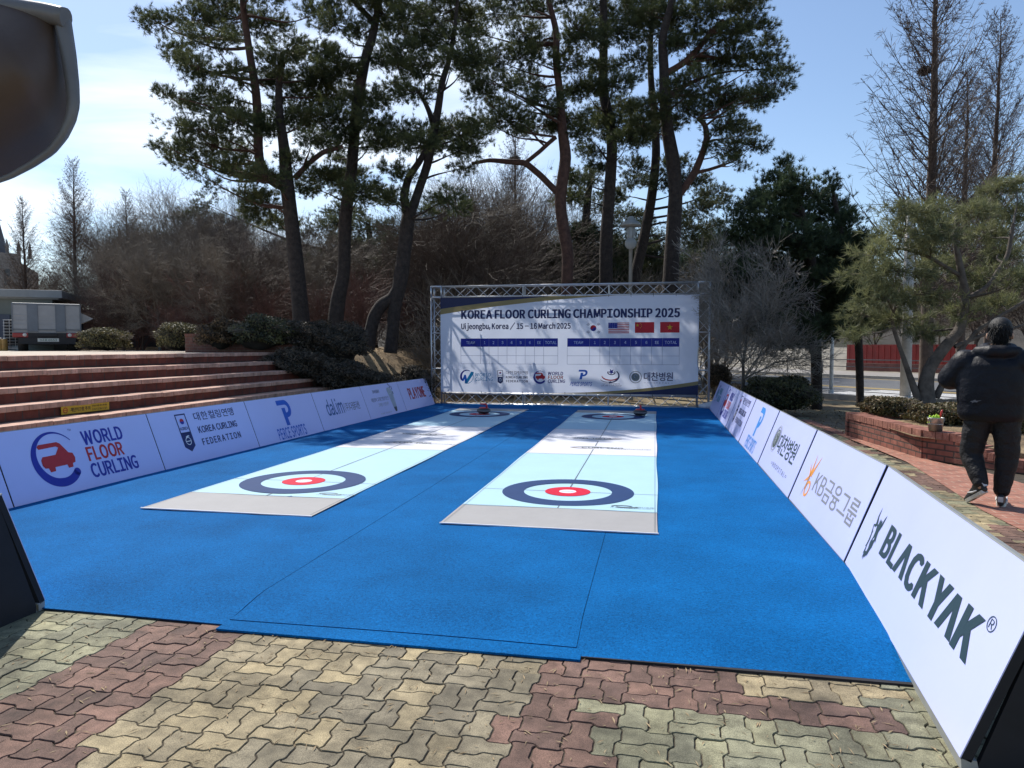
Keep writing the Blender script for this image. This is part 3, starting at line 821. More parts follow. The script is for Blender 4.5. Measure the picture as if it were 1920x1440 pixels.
def art_wfc(dx=0.0):
    p = Print(); swoosh(p, -.39 + dx, .365, .285, blue, ys=1.0); stone_shape(p, -.41 + dx, .345, .33, red, 2)
    p.text("TM", -.16 + dx, .63, .022, navy, 1)
    q = Print()
    q.text("WORLD", -.02 + dx, .46, .145, blue, bold=.026, w=.56); q.text("FLOOR", -.02 + dx, .285, .145, red, bold=.026, w=.50); q.text("CURLING", -.06 + dx + .02, .105, .145, blue, bold=.026, w=.66)
    return [("emblem", p), ("lettering", q)]
def art_perce(dx=0.0, c=None, low=True):
    c = c or M("print_perce_blue", (.012, .11, .55), .5, .06, 15)
    p = Print(); x, y = -.02 + dx, .25
    A = [(x - .17, y + .40), (x + .06, y + .40)] + circ(x + .06, y + .27, .13, .13, 14, 90, -90)[1:] + [(x + .06, y + .14)]
    p.poly([(x - .17, y + .40), (x - .17, y + .32), (x + .04, y + .32), (x + .04, y + .40)], c)
    p.band([(x + .04, y + .40)] + circ(x + .05, y + .255, .15, .145, 16, 90, -90), [(x + .04, y + .32)] + circ(x + .05, y + .255, .07, .065, 16, 90, -90), c, 1)
    p.poly([(x - .07, y + .27), (x + .03, y + .27), (x + .03, y - .02), (x - .07, y - .02)], c); p.rect(x + .03, y + .11, x + .06, y + .19, c)
    q = Print(); q.text("PERCE SPORTS", dx - .0, .03, .17, c, bold=.02, align="C", w=.86, shear=.12)
    return [("emblem", p), ("lettering", q)]
def art_dalim():
    q = Print(); db = M("print_dalim_blue", (.02, .10, .30), .5, .06, 15)
    q.text("dalim", -.66, .25, .27, db, bold=.012, w=.66); q.text("(주)다림티센", .04, .265, .17, dsl, w=.66)
    return [("lettering", q)]
def art_small():
    p = Print(); gl, gl2 = M("print_bottle_grey", (.36, .42, .50), .5, .15, 9), M("print_bottle_dark", (.03, .05, .09), .5, .4, 30)
    p.poly([(.26, .55), (.30, .60), (.44, .61), (.51, .57), (.56, .50), (.50, .13), (.44, .06), (.36, .07), (.33, .14)], gl)
    p.poly([(.335, .155), (.50, .16), (.47, .08), (.43, .05), (.36, .06)], gl2, 2); p.ring(.40, .52, .055, .062, white, 2, 24)
    for x, y, w, h in ((.42, .66, .03, .06), (.47, .60, .035, .07), (.55, .55, .035, .08), (.545, .45, .03, .06)): p.poly([(x, y), (x + w, y - .01), (x + w * .9, y + h), (x + .005, y + h)], navy, 2)
    q = Print(); q.text("모바일골프", -.50, .52, .075, dsl, bold=.02, w=.36); q.text("태양광이 그려준 현장의 한 칸", -.68, .34, .085, dsl, w=.92); q.text("그대를 더 친환경적", -.42, .22, .08, lgrey, w=.56); q.text("www.golf-playground.co.kr", -.45, .055, .035, lgrey, w=.62)
    return [("picture", p), ("lettering", q)]
def art_playone():
    q = Print(); q.text("PLAYONE", 0.02, .25, .26, M("print_playone", (.36, .012, .03), .5, .08, 15), bold=.035, align="C", w=1.12); return [("lettering", q)]
def art_hospital():
    p = Print(); g1 = M("print_grey_green", (.075, .10, .095), .5, .1, 15)
    p.ring(-.55, .40, .155, .165, lgrey); p.ring(-.55, .40, .135, .145, pgrey); p.ring(-.55, .40, .0, .115, g1)
    p.ring(-.55, .44, .035, .055, lgrey, 2, 30, 0, 250); p.text("R", -.55, .33, .08, lgrey, 3, align="C")
    q = Print(); q.text("대찬병원", -.36, .27, .23, dgreen, bold=.012, w=1.0); q.text("=HOSPITAL=", -.30, .115, .05, dsl, bold=.01, w=.92, spacing=1.9)
    return [("emblem", p), ("lettering", q)]
def art_kb():
    p = Print(); x, y = -.60, .30
    for a, l0, l1, w in ((60, .02, .26, .03), (100, .04, .22, .024), (140, .0, .17, .024), (205, .0, .16, .024), (250, .0, .22, .02)):
        c, s_ = math.cos(R(a)), math.sin(R(a)); p.poly([(x + c * l0 - s_ * w, y + s_ * l0 + c * w), (x + c * l0 + s_ * w, y + s_ * l0 - c * w), (x + c * l1, y + s_ * l1)], orange if a != 250 else lgrey)
    p.ring(x + .06, y - .10, .05, .075, orange, 1, 30)
    p.poly([(x - .03, y + .04), (x + .0, y + .04), (x + .015, y - .12), (x - .02, y - .12)], orange)
    q = Print(); q.text("KB금융그룹", -.39, .205, .20, pgrey, bold=.006, w=1.26); return [("emblem", p), ("lettering", q)]
def art_yak():
    p = Print(); sc = .36; sx_ = .23; x0, y0 = -.80, .125
    head = [(.34, .66), (.40, .70), (.395, .80), (.44, .74), (.47, .80), (.50, .75), (.56, .79), (.60, .70), (.66, .84), (.74, .92), (.705, .72), (.62, .58), (.66, .50), (.73, .40), (.63, .44), (.64, .30), (.58, .22), (.55, .10), (.52, .17), (.46, .06), (.43, .12), (.36, .0), (.35, .09), (.28, .02), (.27, .12), (.21, .09), (.22, .22), (.16, .22), (.19, .34), (.17, .46), (.24, .56), (.22, .48), (.27, .38), (.25, .25), (.30, .16), (.40, .17), (.42, .24), (.36, .34), (.42, .46), (.40, .56)]
    p.poly([(x0 + a * sx_, y0 + b * sc) for a, b in head], dgreen)
    horn = [(.34, .66), (.22, .60), (.10, .62), (.20, .50), (.17, .46), (.06, .63), (.20, .66), (.13, .80), (.16, .98), (.20, .80), (.31, .71)]
    p.poly([(x0 + a * sx_, y0 + b * sc) for a, b in horn], dgreen)
    p.poly([(x0 + a * sx_, y0 + b * sc) for a, b in [(.50, .43), (.57, .48), (.56, .43), (.52, .40)]], face_m, 2)
    q = Print(); h = .18; y = .252; k_ = .836
    X_ = lambda x: -.508 + (x + .585) * k_
    def st(x, pts): q.poly([(X_(x) + a * k_, y + b) for a, b in pts], dgreen); q.seg.append(len(q.F))
    lam = lambda x: st(x, [(0, 0), (.062, 0), (.115, h * .62), (.15, 0), (.215, 0), (.145, h), (.085, h)])
    L_ = lambda ch, x, w: q.text(ch, X_(x), y, h, dgreen, bold=.05, w=w * k_)
    L_("B", -.585, .165); L_("L", -.40, .13); q.seg.append(len(q.F)); lam(-.265); L_("C", -.045, .18); L_("K", .15, .20); L_("Y", .365, .20); q.seg.append(len(q.F)); lam(.53); L_("K", .75, .20)
    q.text("R", .812, .425, .036, dgreen, align="C"); q.ring(.812, .443, .027, .031, dgreen, 1, 30)
    return [("emblem", p), ("lettering", q)]
def art_world():
    p = Print(); tl = M("print_world_blue", (.02, .06, .33), .5, .06, 15)
    swoosh(p, -.42, .42, .2, tl, 40, 200, .05, .12); p.text("W", -.42, .32, .2, teal, 2, bold=.04, align="C"); p.ring(-.42, .42, .175, .19, teal, 1, 30, 215, 380)
    q = Print(); q.text("WORLD", -.14, .44, .13, teal, bold=.03, w=.50); q.text("CURLING", -.14, .27, .13, teal, bold=.03, w=.58)
    return [("emblem", p), ("lettering", q)]

lrow = lambda y: -5.68 + .017 * (y - 5.4)          # the left row closes in slightly with distance
LB = [(4.4, None, "white advertising board at the near end of the left row, its picture out of view"), (6.4, art_wfc(), "shaded white board reading WORLD FLOOR CURLING with a red stone emblem"),
      (8.4, art_kcf(), "shaded white board with navy shield reading KOREA CURLING FEDERATION below the steps"), (10.4, art_perce(), "shaded board with blue letter P reading PERCE SPORTS below the steps"),
      (12.4, art_dalim(), "board reading dalim in blue beside Korean lettering"), (14.4, art_small(), "board with small grey Korean text and a picture of a bottle"), (16.4, art_playone(), "board reading PLAYONE in dark red next to the truss stand")]
for y, a, l in LB: board((lrow(y), y, 0), R(90 - .97), l, a)
RB = [(3.91, art_yak(), "brightly lit board reading BLACKYAK with a yak head emblem"), (6.16, art_kb(), "sunlit board with an orange star mark reading KB and Korean letters"), (8.25, art_hospital(), "sunlit board with a round grey seal and four dark Korean letters"),
      (10.34, art_perce(0, cyan_), "sunlit board with light blue letter P reading PERCE SPORTS in the right row"), (12.43, art_kcf(), "sunlit right-row board reading KOREA CURLING FEDERATION with a narrow navy shield"), (14.50, art_wfc(), "right-row board reading WORLD FLOOR CURLING beside its red stone emblem"), (16.48, art_world(), "farthest board of the right row, in tree shade, reading WORLD CURLING in teal")]
for k, (y, a, l) in enumerate(RB):
    board((1.175 if k == 0 else 1.275, y, 0), R(-94.8 if k == 0 else -90.2), l, a, 1.205 if k == 0 else 1.04)
# board closing the front left corner, seen from behind
fb = board((-3.42 - BW / 2, 3.43, 0), R(180), "black back of a leaning board at the front left corner of the carpet", None)
b = MB(); b.box((0, .05, .022), (BW, .012, .04)); b.build("foot_rail", M("rail_wood", (.30, .23, .12), .6, .15, 9, coord="obj"), fb)

# ------------------------------------------------------------------ banner on its truss stand
alu = M("truss_aluminium", (.50, .51, .53), .40, .08, 10, metal=.85, coord="obj")
BX0, BX1, BY, BH, TS = -5.62, 1.27, 17.72, 3.04, .27
tr = thing("truss_stand", "silver aluminium truss frame holding the championship banner at the far end", "truss frame", ((BX0 + BX1) / 2, BY, 0))
ox = (BX0 + BX1) / 2
def truss(P, Q, name, ax):
    P, Q = Vector(P), Vector(Q); d = (Q - P); n = max(3, round(d.length / .30)); d /= n
    a, b_ = ax; a, b_ = Vector(a) * TS / 2, Vector(b_) * TS / 2
    m = MB()
    cs = [(-a - b_), (a - b_), (a + b_), (-a + b_)]
    for c in cs: m.tube([P + c, Q + c], .020, 8)
    for k in range(4):
        c0, c1 = cs[k], cs[(k + 1) % 4]
        for i in range(n):
            u, w = (c0, c1) if i % 2 else (c1, c0)
            m.tube([P + d * i + u, P + d * (i + 1) + w], .008, 5, caps=False)
        for i in (0, n // 3, 2 * n // 3, n): m.tube([P + d * i + c0, P + d * i + c1], .013, 6, caps=False)
    return m.build(name, alu, tr)
h = TS / 2
truss((BX0 - ox + h, 0, .04), (BX0 - ox + h, 0, BH - TS), "truss_post", ((1, 0, 0), (0, 1, 0)))
truss((BX1 - ox - h, 0, .04), (BX1 - ox - h, 0, BH - TS), "truss_post", ((1, 0, 0), (0, 1, 0)))
truss((BX0 - ox + TS, 0, BH - h), (BX1 - ox - TS, 0, BH - h), "top_beam", ((0, 1, 0), (0, 0, 1)))
truss((BX0 - ox + TS, 0, .05 + h), (BX1 - ox - TS, 0, .05 + h), "bottom_beam", ((0, 1, 0), (0, 0, 1)))
for x in (BX0 - ox + h, BX1 - ox - h):
    m = MB()
    for sx in (-h, h):
        for sy in (-h, h): m.tube([(x + sx, sy, BH - TS), (x + sx, sy, BH)], .026, 8)
    for z in (BH - TS, BH):
        for s_ in (-h, h): m.tube([(x - h, s_, z), (x + h, s_, z)], .026, 8); m.tube([(x + s_, -h, z), (x + s_, h, z)], .026, 8)
    m.build("corner_block", alu, tr)
    m = MB(); m.box((x, 0, .012), (.44, .44, .02), bev=.004); m.build("base_plate", alu, tr)
for xa, xb in ((-2.4, -2.9), (-1.05, -1.6), (-1.05, -.45), (1.6, 2.2), (-3.2, -2.6)):
    m = MB(); m.tube([(xa, h, 1.55 if xa != -2.4 else 2.3), (xb, 1.5, .02)], .022, 6); m.build("rear_brace", alu, tr)
m = MB(); m.tube([(-1.05, h, 1.6), (-1.05, 1.1, .02)], .03, 6); m.build("rear_brace", alu, tr)

# banner cloth: two-layer look, light passes through from behind
def cloth(name, col, tr_=.42): return M(name, col, .55, .03, 2.0, .15, 5, trans=tr_, bdist=.02)
bw_c = cloth("banner_white", (.78, .83, .96), .42); bn_c = cloth("banner_navy", (.008, .016, .07), .2); bg_c = cloth("banner_gold", (.34, .27, .12)); bb_c = cloth("banner_blue", (.008, .018, .26), .3)
bi_c = cloth("banner_ink", (.010, .020, .11), .25); bl_c = cloth("banner_line", (.30, .34, .46)); br_c = cloth("banner_red", (.50, .015, .03), .35); by_c = cloth("banner_yellow", (.75, .50, .03)); bt_c = cloth("banner_teal", (.01, .27, .48)); bs_c = cloth("banner_sky", (.015, .12, .50)); bgr_c = cloth("banner_grey", (.16, .19, .20), .3)
X0, X1, Z0, Z1 = BX0 + TS - .015, BX1 - TS + .015, .36, BH - TS - .02
BWd, BHt = X1 - X0, Z1 - Z0
bn = thing("banner", "large white championship banner with navy corners hanging in the truss frame", "banner", ((X0 + X1) / 2, BY - h - .035, 0))
def bpt(u, v, n):   # u,v in photograph-like fractions measured from the lower left, metres
    x = u - BWd / 2
    z = Z0 + v
    wob = .012 * math.sin(u * 2.1 + v) * math.sin(math.pi * v / BHt) + .008 * math.sin(v * 3.2 + u * .8) + .003 * math.sin(u * 9 - v * 6)
    return (x, -n + wob, z)
nx, nz_ = 70, 28
V = [bpt(BWd * i / nx, BHt * j / nz_, 0) for j in range(nz_ + 1) for i in range(nx + 1)]
m = MB(); m.add(V, [(j * (nx + 1) + i, j * (nx + 1) + i + 1, (j + 1) * (nx + 1) + i + 1, (j + 1) * (nx + 1) + i) for j in range(nz_) for i in range(nx)], 0, True)
m.build("banner_cloth", bw_c, bn)
def bu(px): return (px - 78) / (1798 - 78) * BWd           # pixel columns of the enlarged photograph -> metres on the cloth
def bz(py, px=900):                                          # rows, following the perspective of the banner's edges
    t_ = (px - 78) / 1720; top = 128 + (98 - 128) * t_; bot = 812 + (838 - 812) * t_
    return (bot - py) / (bot - top) * BHt
def curve_top(u): return bz(248, 78) + (BHt + .03 - bz(248, 78)) * (1 - (1 - min(1, u / bu(1640))) ** 1.9)
def sub(A, B, p, mt, lay=1): p.band(A, B, mt, lay)
p = Print(.004, .1)
us = [BWd * k / 80 for k in range(81)]
ct = [min(BHt, curve_top(u)) for u in us]; cg = [min(BHt, c + .14 * (1 - u / BWd) ** .6) for u, c in zip(us, ct)]
p.band([(u, BHt) for u in us], list(zip(us, cg)), bn_c); p.band(list(zip(us, cg)), list(zip(us, ct)), bg_c)
def curve_bot(u): t_ = max(0, (u - bu(700)) / (BWd - bu(700))); return .33 * t_ ** 2.2
cb = [curve_bot(u) for u in us]; cb2 = [max(0, c - .085 * max(0, (u - bu(600)) / (BWd - bu(600))) ** .5) for u, c in zip(us, cb)]
p.band(list(zip(us, cb)), list(zip(us, cb2)), bg_c); p.band(list(zip(us, cb2)), [(u, 0) for u in us], bn_c)
p.build("corner_print", bn, bpt)
q = Print(.004, .1)
q.text("KOREA FLOOR CURLING CHAMPIONSHIP 2025", bu(225), bz(278, 225), .205, bi_c, bold=.045, w=bu(1680) - bu(225))
q.text("Uijeongbu, Korea / 15 - 16 March 2025", bu(225), bz(354, 225), .135, bi_c, bold=.035, w=bu(975) - bu(225))
q.build("lettering", bn, bpt)
# score tables
for ti, (xa, xb, cols_) in enumerate(((222, 890, [222, 361, 421, 484, 546, 608, 670, 733, 795, 890]), (953, 1678, [953, 1101, 1169, 1232, 1300, 1368, 1436, 1503, 1571, 1678]))):
    p = Print(.004, .1); za, zb = bz(420, 900), bz(482, 900); zc, zd = bz(548, 900), bz(610, 900)
    p.rect(bu(xa), zb, bu(xb), za, bb_c)
    for x, s_ in zip(range(9), ("TEAM", "1", "2", "3", "4", "5", "6", "EE", "TOTAL")):
        p.text(s_, (bu(cols_[x]) + bu(cols_[x + 1])) / 2, (za + zb) / 2 - .035, .068, bw_c, 2, align="C", bold=.01, sx=.85)
    for c in cols_:
        p.rect(bu(c) - .004, zd, bu(c) + .004, zb, bl_c)
        if c not in (cols_[0], cols_[-1]): p.rect(bu(c) - .003, zb, bu(c) + .003, za, bl_c, 2)
    for z in (zc, zd): p.rect(bu(xa), z - .004, bu(xb), z + .004, bl_c)
    p.build("score_table", bn, bpt)
# flags
def flag(x0, x1, y0, y1): return bu(x0), bz(y1, x0), bu(x1), bz(y0, x0)
p = Print(.004, .1); a0, b0_, a1, b1_ = flag(1080, 1170, 308, 384); cx, cy, r_ = (a0 + a1) / 2, (b0_ + b1_) / 2, .073
p.poly(circ(cx, cy, r_, n=24, a0=-20, a1=160), br_c); p.poly(circ(cx, cy, r_, n=24, a0=160, a1=340), bb_c)
p.poly(circ(cx - r_ * .46, cy + r_ * .17, r_ * .5, n=20), br_c, 2); p.poly(circ(cx + r_ * .46, cy - r_ * .17, r_ * .5, n=20), bb_c, 2)
for sx in (-1, 1):
    for sy in (-1, 1):
        for k in range(3):
            ux, uy = sx * .125 + .018 * (k - 1) * sx, sy * .095 + .012 * (k - 1) * sy
            dx_, dy_ = -sy * .030 * .8 * sx * sx, sx * .030
            p.poly([(cx + ux - .004 - dx_, cy + uy - dy_ * .8), (cx + ux + .008 - dx_, cy + uy - dy_ * .8), (cx + ux + .008 + dx_, cy + uy + dy_ * .8), (cx + ux - .004 + dx_, cy + uy + dy_ * .8)], bi_c)
p.build("flag_print", bn, bpt)
p = Print(.004, .1); a0, b0_, a1, b1_ = flag(1223, 1358, 306, 383)
for k in range(7): hh_ = (b1_ - b0_) / 13; p.rect(a0, b1_ - hh_ * (2 * k + 1), a1, b1_ - hh_ * 2 * k, br_c)
p.rect(a0, b1_ - (b1_ - b0_) * 7 / 13, a0 + (a1 - a0) * .44, b1_, bb_c, 2)
for i in range(5):
    for j in range(4): p.rect(a0 + .016 + i * .042, b1_ - .022 - j * .033, a0 + .024 + i * .042, b1_ - .014 - j * .033, bw_c, 3)
p.build("flag_print", bn, bpt)
def star(p, x, y, r, m, lay, a=90): p.poly([(x + (r if k % 2 == 0 else r * .4) * math.cos(R(a + 36 * k)), y + (r if k % 2 == 0 else r * .4) * math.sin(R(a + 36 * k))) for k in range(10)], m, lay)
p = Print(.004, .1); a0, b0_, a1, b1_ = flag(1395, 1518, 302, 380); p.rect(a0, b0_, a1, b1_, br_c); star(p, a0 + .06, b1_ - .075, .042, by_c, 2)
for dx_, dy_ in ((.13, -.03), (.155, -.065), (.155, -.105), (.13, -.135)): star(p, a0 + dx_, b1_ + dy_, .014, by_c, 2)
p.build("flag_print", bn, bpt)
p = Print(.004, .1); a0, b0_, a1, b1_ = flag(1556, 1678, 300, 378); p.rect(a0, b0_, a1, b1_, br_c); star(p, (a0 + a1) / 2, (b0_ + b1_) / 2, .075, by_c, 2); p.build("flag_print", bn, bpt)
# sponsor row
def shift(p, f):
    for i, v in enumerate(p.V): p.V[i] = (*f(v[0], v[1]), v[2] * 1.6)
    return p
zl = bz(705, 600)
p = Print(.004, .1); x = bu(262); swoosh(p, x, zl, .175, bb_c, 60, 205, .06, .13)
p.poly([(x - .13, zl - .10), (x - .06, zl + .05), (x - .02, zl + .05), (x, zl - .02), (x + .02, zl - .16), (x - .05, zl - .17), (x - .05, zl - .06), (x - .09, zl - .12)], bs_c, 2)
p.poly([(x - .05, zl - .15), (x + .12, zl + .13), (x + .19, zl + .12), (x + .18, zl + .07), (x + .02, zl - .17), (x - .02, zl - .18)], bt_c, 3); p.ring(x, zl, .165, .178, bt_c, 1, 30, 260, 380)
p.text("WORLD", bu(322), zl + .01, .085, bt_c, 1, bold=.02, w=bu(432) - bu(322), shear=.1); p.text("CURLING", bu(322), zl - .10, .085, bt_c, 1, bold=.02, w=bu(448) - bu(322), shear=.1)
p.build("sponsor_logo", bn, bpt)
p = Print(.004, .1); badge(p, bu(498), zl, .34, bi_c); p.text("대한컬링연맹", bu(537), zl + .07, .085, bi_c, w=bu(690) - bu(537)); p.text("KOREA CURLING", bu(537), zl - .03, .055, bi_c, bold=.03, w=bu(688) - bu(537)); p.text("FEDERATION", bu(537), zl - .13, .055, bi_c, bold=.03, w=bu(688) - bu(537), spacing=1.2)
p.build("sponsor_logo", bn, bpt)
p = Print(.004, .1); swoosh(p, bu(770), zl, .165, bb_c); stone_shape(p, bu(768), zl, .20, br_c, 2)
for s_, dz, mt in (("WORLD", .06, bb_c), ("FLOOR", -.035, br_c), ("CURLING", -.13, bb_c)): p.text(s_, bu(824), zl + dz, .078, mt, 1, bold=.03, w=(.38 if s_ != "CURLING" else .43), shear=.1)
p.build("sponsor_logo", bn, bpt)
p = Print(.004, .1)
for nm, a in art_perce(0, bs_c): 
    for f_, mi_ in zip(a.F, a.M): pass
    p.raw([(bu(1052) + u * .62 + (v - .3) * .12, zl - .22 + v * .56 + (.05 if nm == "emblem" else 0)) for u, v, n in a.V], a.F, bs_c, 1)
p.build("sponsor_logo", bn, bpt)
p = Print(.004, .1); x = bu(1245); zc = zl + .03
p.band(circ(x, zc + .10, .10, .06, 24, 150, 390), circ(x, zc + .105, .075, .045, 24, 150, 390), bi_c); star(p, x, zc + .12, .08, bb_c, 2, 45)
p.band(circ(x - .02, zc + .02, .22, .12, 30, 190, 380), circ(x - .02, zc + .045, .21, .115, 30, 190, 380), br_c)
p.band(circ(x - .06, zc + .02, .26, .18, 30, 270, 400), circ(x - .06, zc + .03, .225, .16, 30, 270, 400), bi_c); p.band(circ(x - .1, zc + .0, .2, .14, 20, 215, 300), circ(x - .1, zc + .012, .2, .135, 20, 215, 300), bi_c)
p.text("CUP WORLD WOMEN'S", x, zc - .19, .03, bi_c, align="C", w=.42); p.text("CURLING CHAMPIONSHIP", x, zc - .235, .03, bi_c, align="C", w=.5)
p.build("sponsor_logo", bn, bpt)
p = Print(.004, .1); x = bu(1402); zl2 = bz(705, 1402)
p.ring(x, zl2, .135, .148, bgr_c); p.ring(x, zl2, .122, .128, bl_c); p.ring(x, zl2, .0, .10, bgr_c); p.ring(x, zl2 + .02, .03, .045, bl_c, 2, 30, 0, 260)
p.text("대찬병원", bu(1455), zl2 - .09, .21, bi_c, bold=.012, w=bu(1640) - bu(1455)); p.text("=HOSPITAL=", bu(1455), zl2 - .15, .026, bi_c, w=bu(1640) - bu(1455), spacing=1.8)
p.build("sponsor_logo", bn, bpt)
# grommet ties
m = MB()
for k in range(13):
    u = BWd * k / 12; a = bpt(min(max(u, .03), BWd - .03), BHt - .03, .004); m.tube([a, (a[0], a[1] + .03, a[2] + .07)], .006, 5); c = bpt(min(max(u, .03), BWd - .03), .03, .004); m.tube([c, (c[0], c[1] + .03, c[2] - .07)], .006, 5)
m.build("cable_tie", body_m, bn)
# sandbag on the right foot
sb = M("sandbag_white", (.55, .55, .56), .8, .15, 9, .5, 40, coord="obj")
m = MB(); m.lathe([(0, 0), (.16, .01), (.21, .06), (.20, .11), (.13, .16), (.05, .18), (0, .18)], n=20)
m.V = [(x * 1.25, y, z * (1 + .15 * math.sin(x * 17))) for x, y, z in m.V]
o = m.build("sandbag", sb); o.location = (BX1 + .02, BY - .12, .025); tag(o, "white sandbag lying on the right foot of the truss frame", "sandbag")
# ================================================================== TREES AND PLANTS
def unit(v): return v / np.maximum(np.linalg.norm(v, axis=-1, keepdims=True), 1e-9)
def seg_geo(A, B, ra, rb, n=3):
    """many straight tapered n-sided twigs at once"""
    A, B = np.asarray(A, float), np.asarray(B, float); ra, rb = np.asarray(ra)[:, None], np.asarray(rb)[:, None]
    d = unit(B - A); ref = np.where(np.abs(d[:, 2:3]) < .9, [[0, 0, 1.0]], [[1.0, 0, 0]])
    u = unit(np.cross(d, ref)); v = np.cross(d, u); k = len(A)
    rings = []
    for P, r in ((A, ra), (B, rb)):
        rings.append(np.stack([P + (u * math.cos(2 * math.pi * j / n) + v * math.sin(2 * math.pi * j / n)) * r for j in range(n)], 1))
    V = np.concatenate(rings, 1).reshape(-1, 3)
    b = (np.arange(k) * 2 * n)[:, None]
    F = np.concatenate([b + np.array([[j, (j + 1) % n, n + (j + 1) % n, n + j]]) for j in range(n)], 0)
    return V, F
def poly_geo(lines, n=7):
    """list of (points, radii) -> smooth tubes"""
    V, F, b = [], [], 0
    for P, r in lines:
        P = np.asarray(P, float); r = np.asarray(r, float); k = len(P)
        T = unit(np.gradient(P, axis=0)); u = np.zeros_like(P); ref = np.array([1.0, .2, 0])
        for i in range(k):
            ref = ref - T[i] * ref.dot(T[i]); ref = ref / max(np.linalg.norm(ref), 1e-9); u[i] = ref
        w = np.cross(T, u)
        V.append(np.stack([P + (u * math.cos(2 * math.pi * j / n) + w * math.sin(2 * math.pi * j / n)) * r[:, None] for j in range(n)], 1).reshape(-1, 3))
        i = np.arange(k - 1)[:, None] * n; j = np.arange(n)[None]
        F.append(np.stack([b + i + j, b + i + (j + 1) % n, b + i + n + (j + 1) % n, b + i + n + j], -1).reshape(-1, 4)); b += k * n
    return np.concatenate(V), np.concatenate(F)
def merge(parts):
    V, F, b = [], [], 0
    for v, f in parts: V.append(v); F.append(f + b); b += len(v)
    return np.concatenate(V), F
def resample(P, r, m):
    P = np.asarray(P, float); d = np.concatenate([[0], np.cumsum(np.linalg.norm(np.diff(P, axis=0), axis=1))]); t = np.linspace(0, d[-1], m)
    Q = np.stack([np.interp(t, d, P[:, i]) for i in range(3)], 1)
    for _ in range(2): Q[1:-1] = .25 * Q[:-2] + .5 * Q[1:-1] + .25 * Q[2:]
    return Q, np.interp(t, d, r)
def needles(Cn, D, L, w, m, rng, spread=(.25, 1.25)):
    """m thin needles around each shoot tip"""
    n = len(Cn); th = rng.uniform(spread[0], spread[1], (n, m)); ph = rng.uniform(0, 2 * math.pi, (n, m))
    D = unit(D); ref = np.where(np.abs(D[:, 2:3]) < .9, [[0, 0, 1.0]], [[1.0, 0, 0]]); u = unit(np.cross(D, ref)); v = np.cross(D, u)
    dr = D[:, None] * np.cos(th)[..., None] + (u[:, None] * np.cos(ph)[..., None] + v[:, None] * np.sin(ph)[..., None]) * np.sin(th)[..., None]
    ln_ = (L[:, None] * rng.uniform(.7, 1.15, (n, m)))[..., None]
    base = Cn[:, None] + D[:, None] * (L[:, None] * rng.uniform(-.5, .15, (n, m)))[..., None]
    side = unit(np.cross(dr, rng.normal(size=(n, m, 3)))) * (w[:, None] if np.ndim(w) else w)[..., None] if np.ndim(w) else unit(np.cross(dr, rng.normal(size=(n, m, 3)))) * w
    V = np.stack([base - side, base + side, base + dr * ln_], 2).reshape(-1, 3)
    return V, np.arange(n * m * 3).reshape(-1, 3)

bark_pine = M("pine_bark", (.036, .027, .023), .95, .5, 9, 1.0, 26, coord="obj", bdist=.03)
bark_red = M("red_pine_bark", (.075, .038, .028), .9, .45, 8, .9, 24, coord="obj", bdist=.02)
bark_grey = M("grey_bark", (.13, .115, .10), .95, .35, 8, .6, 40, coord="obj")
bark_pale = M("pale_bark", (.11, .092, .078), .9, .45, 8, .7, 40, coord="obj", spec=.4)
bark_brown = M("brown_bark", (.085, .060, .048), .95, .35, 8, .6, 40, coord="obj")
twig_grey = M("twig_grey", (.17, .142, .112), .65, .45, 1.5, 0, coord="obj", spec=.4)
twig_pale = M("twig_pale", (.22, .20, .175), .6, .3, 1.5, 0, coord="obj", spec=.5)
twig_brown = M("twig_brown", (.088, .060, .046), .65, .45, 1.5, 0, coord="obj", spec=.4)
twig_red = M("twig_red", (.135, .066, .052), .65, .45, 1.5, 0, coord="obj", spec=.4)
def needle_mat(name, c1, c2): return M(name, c1, .55, .15, 1.2, 0, coord="obj", trans=.36, rnd=.45, hue=c2, spec=.4)
nd_pine = needle_mat("pine_needles", (.036, .062, .031), (.115, .125, .043))
nd_light = needle_mat("pine_needles_light", (.125, .15, .08), (.235, .235, .105))
nd_dark = needle_mat("conifer_needles_dark", (.028, .055, .032), (.075, .100, .042))
nd_far = needle_mat("far_needles", (.045, .066, .034), (.10, .105, .045))

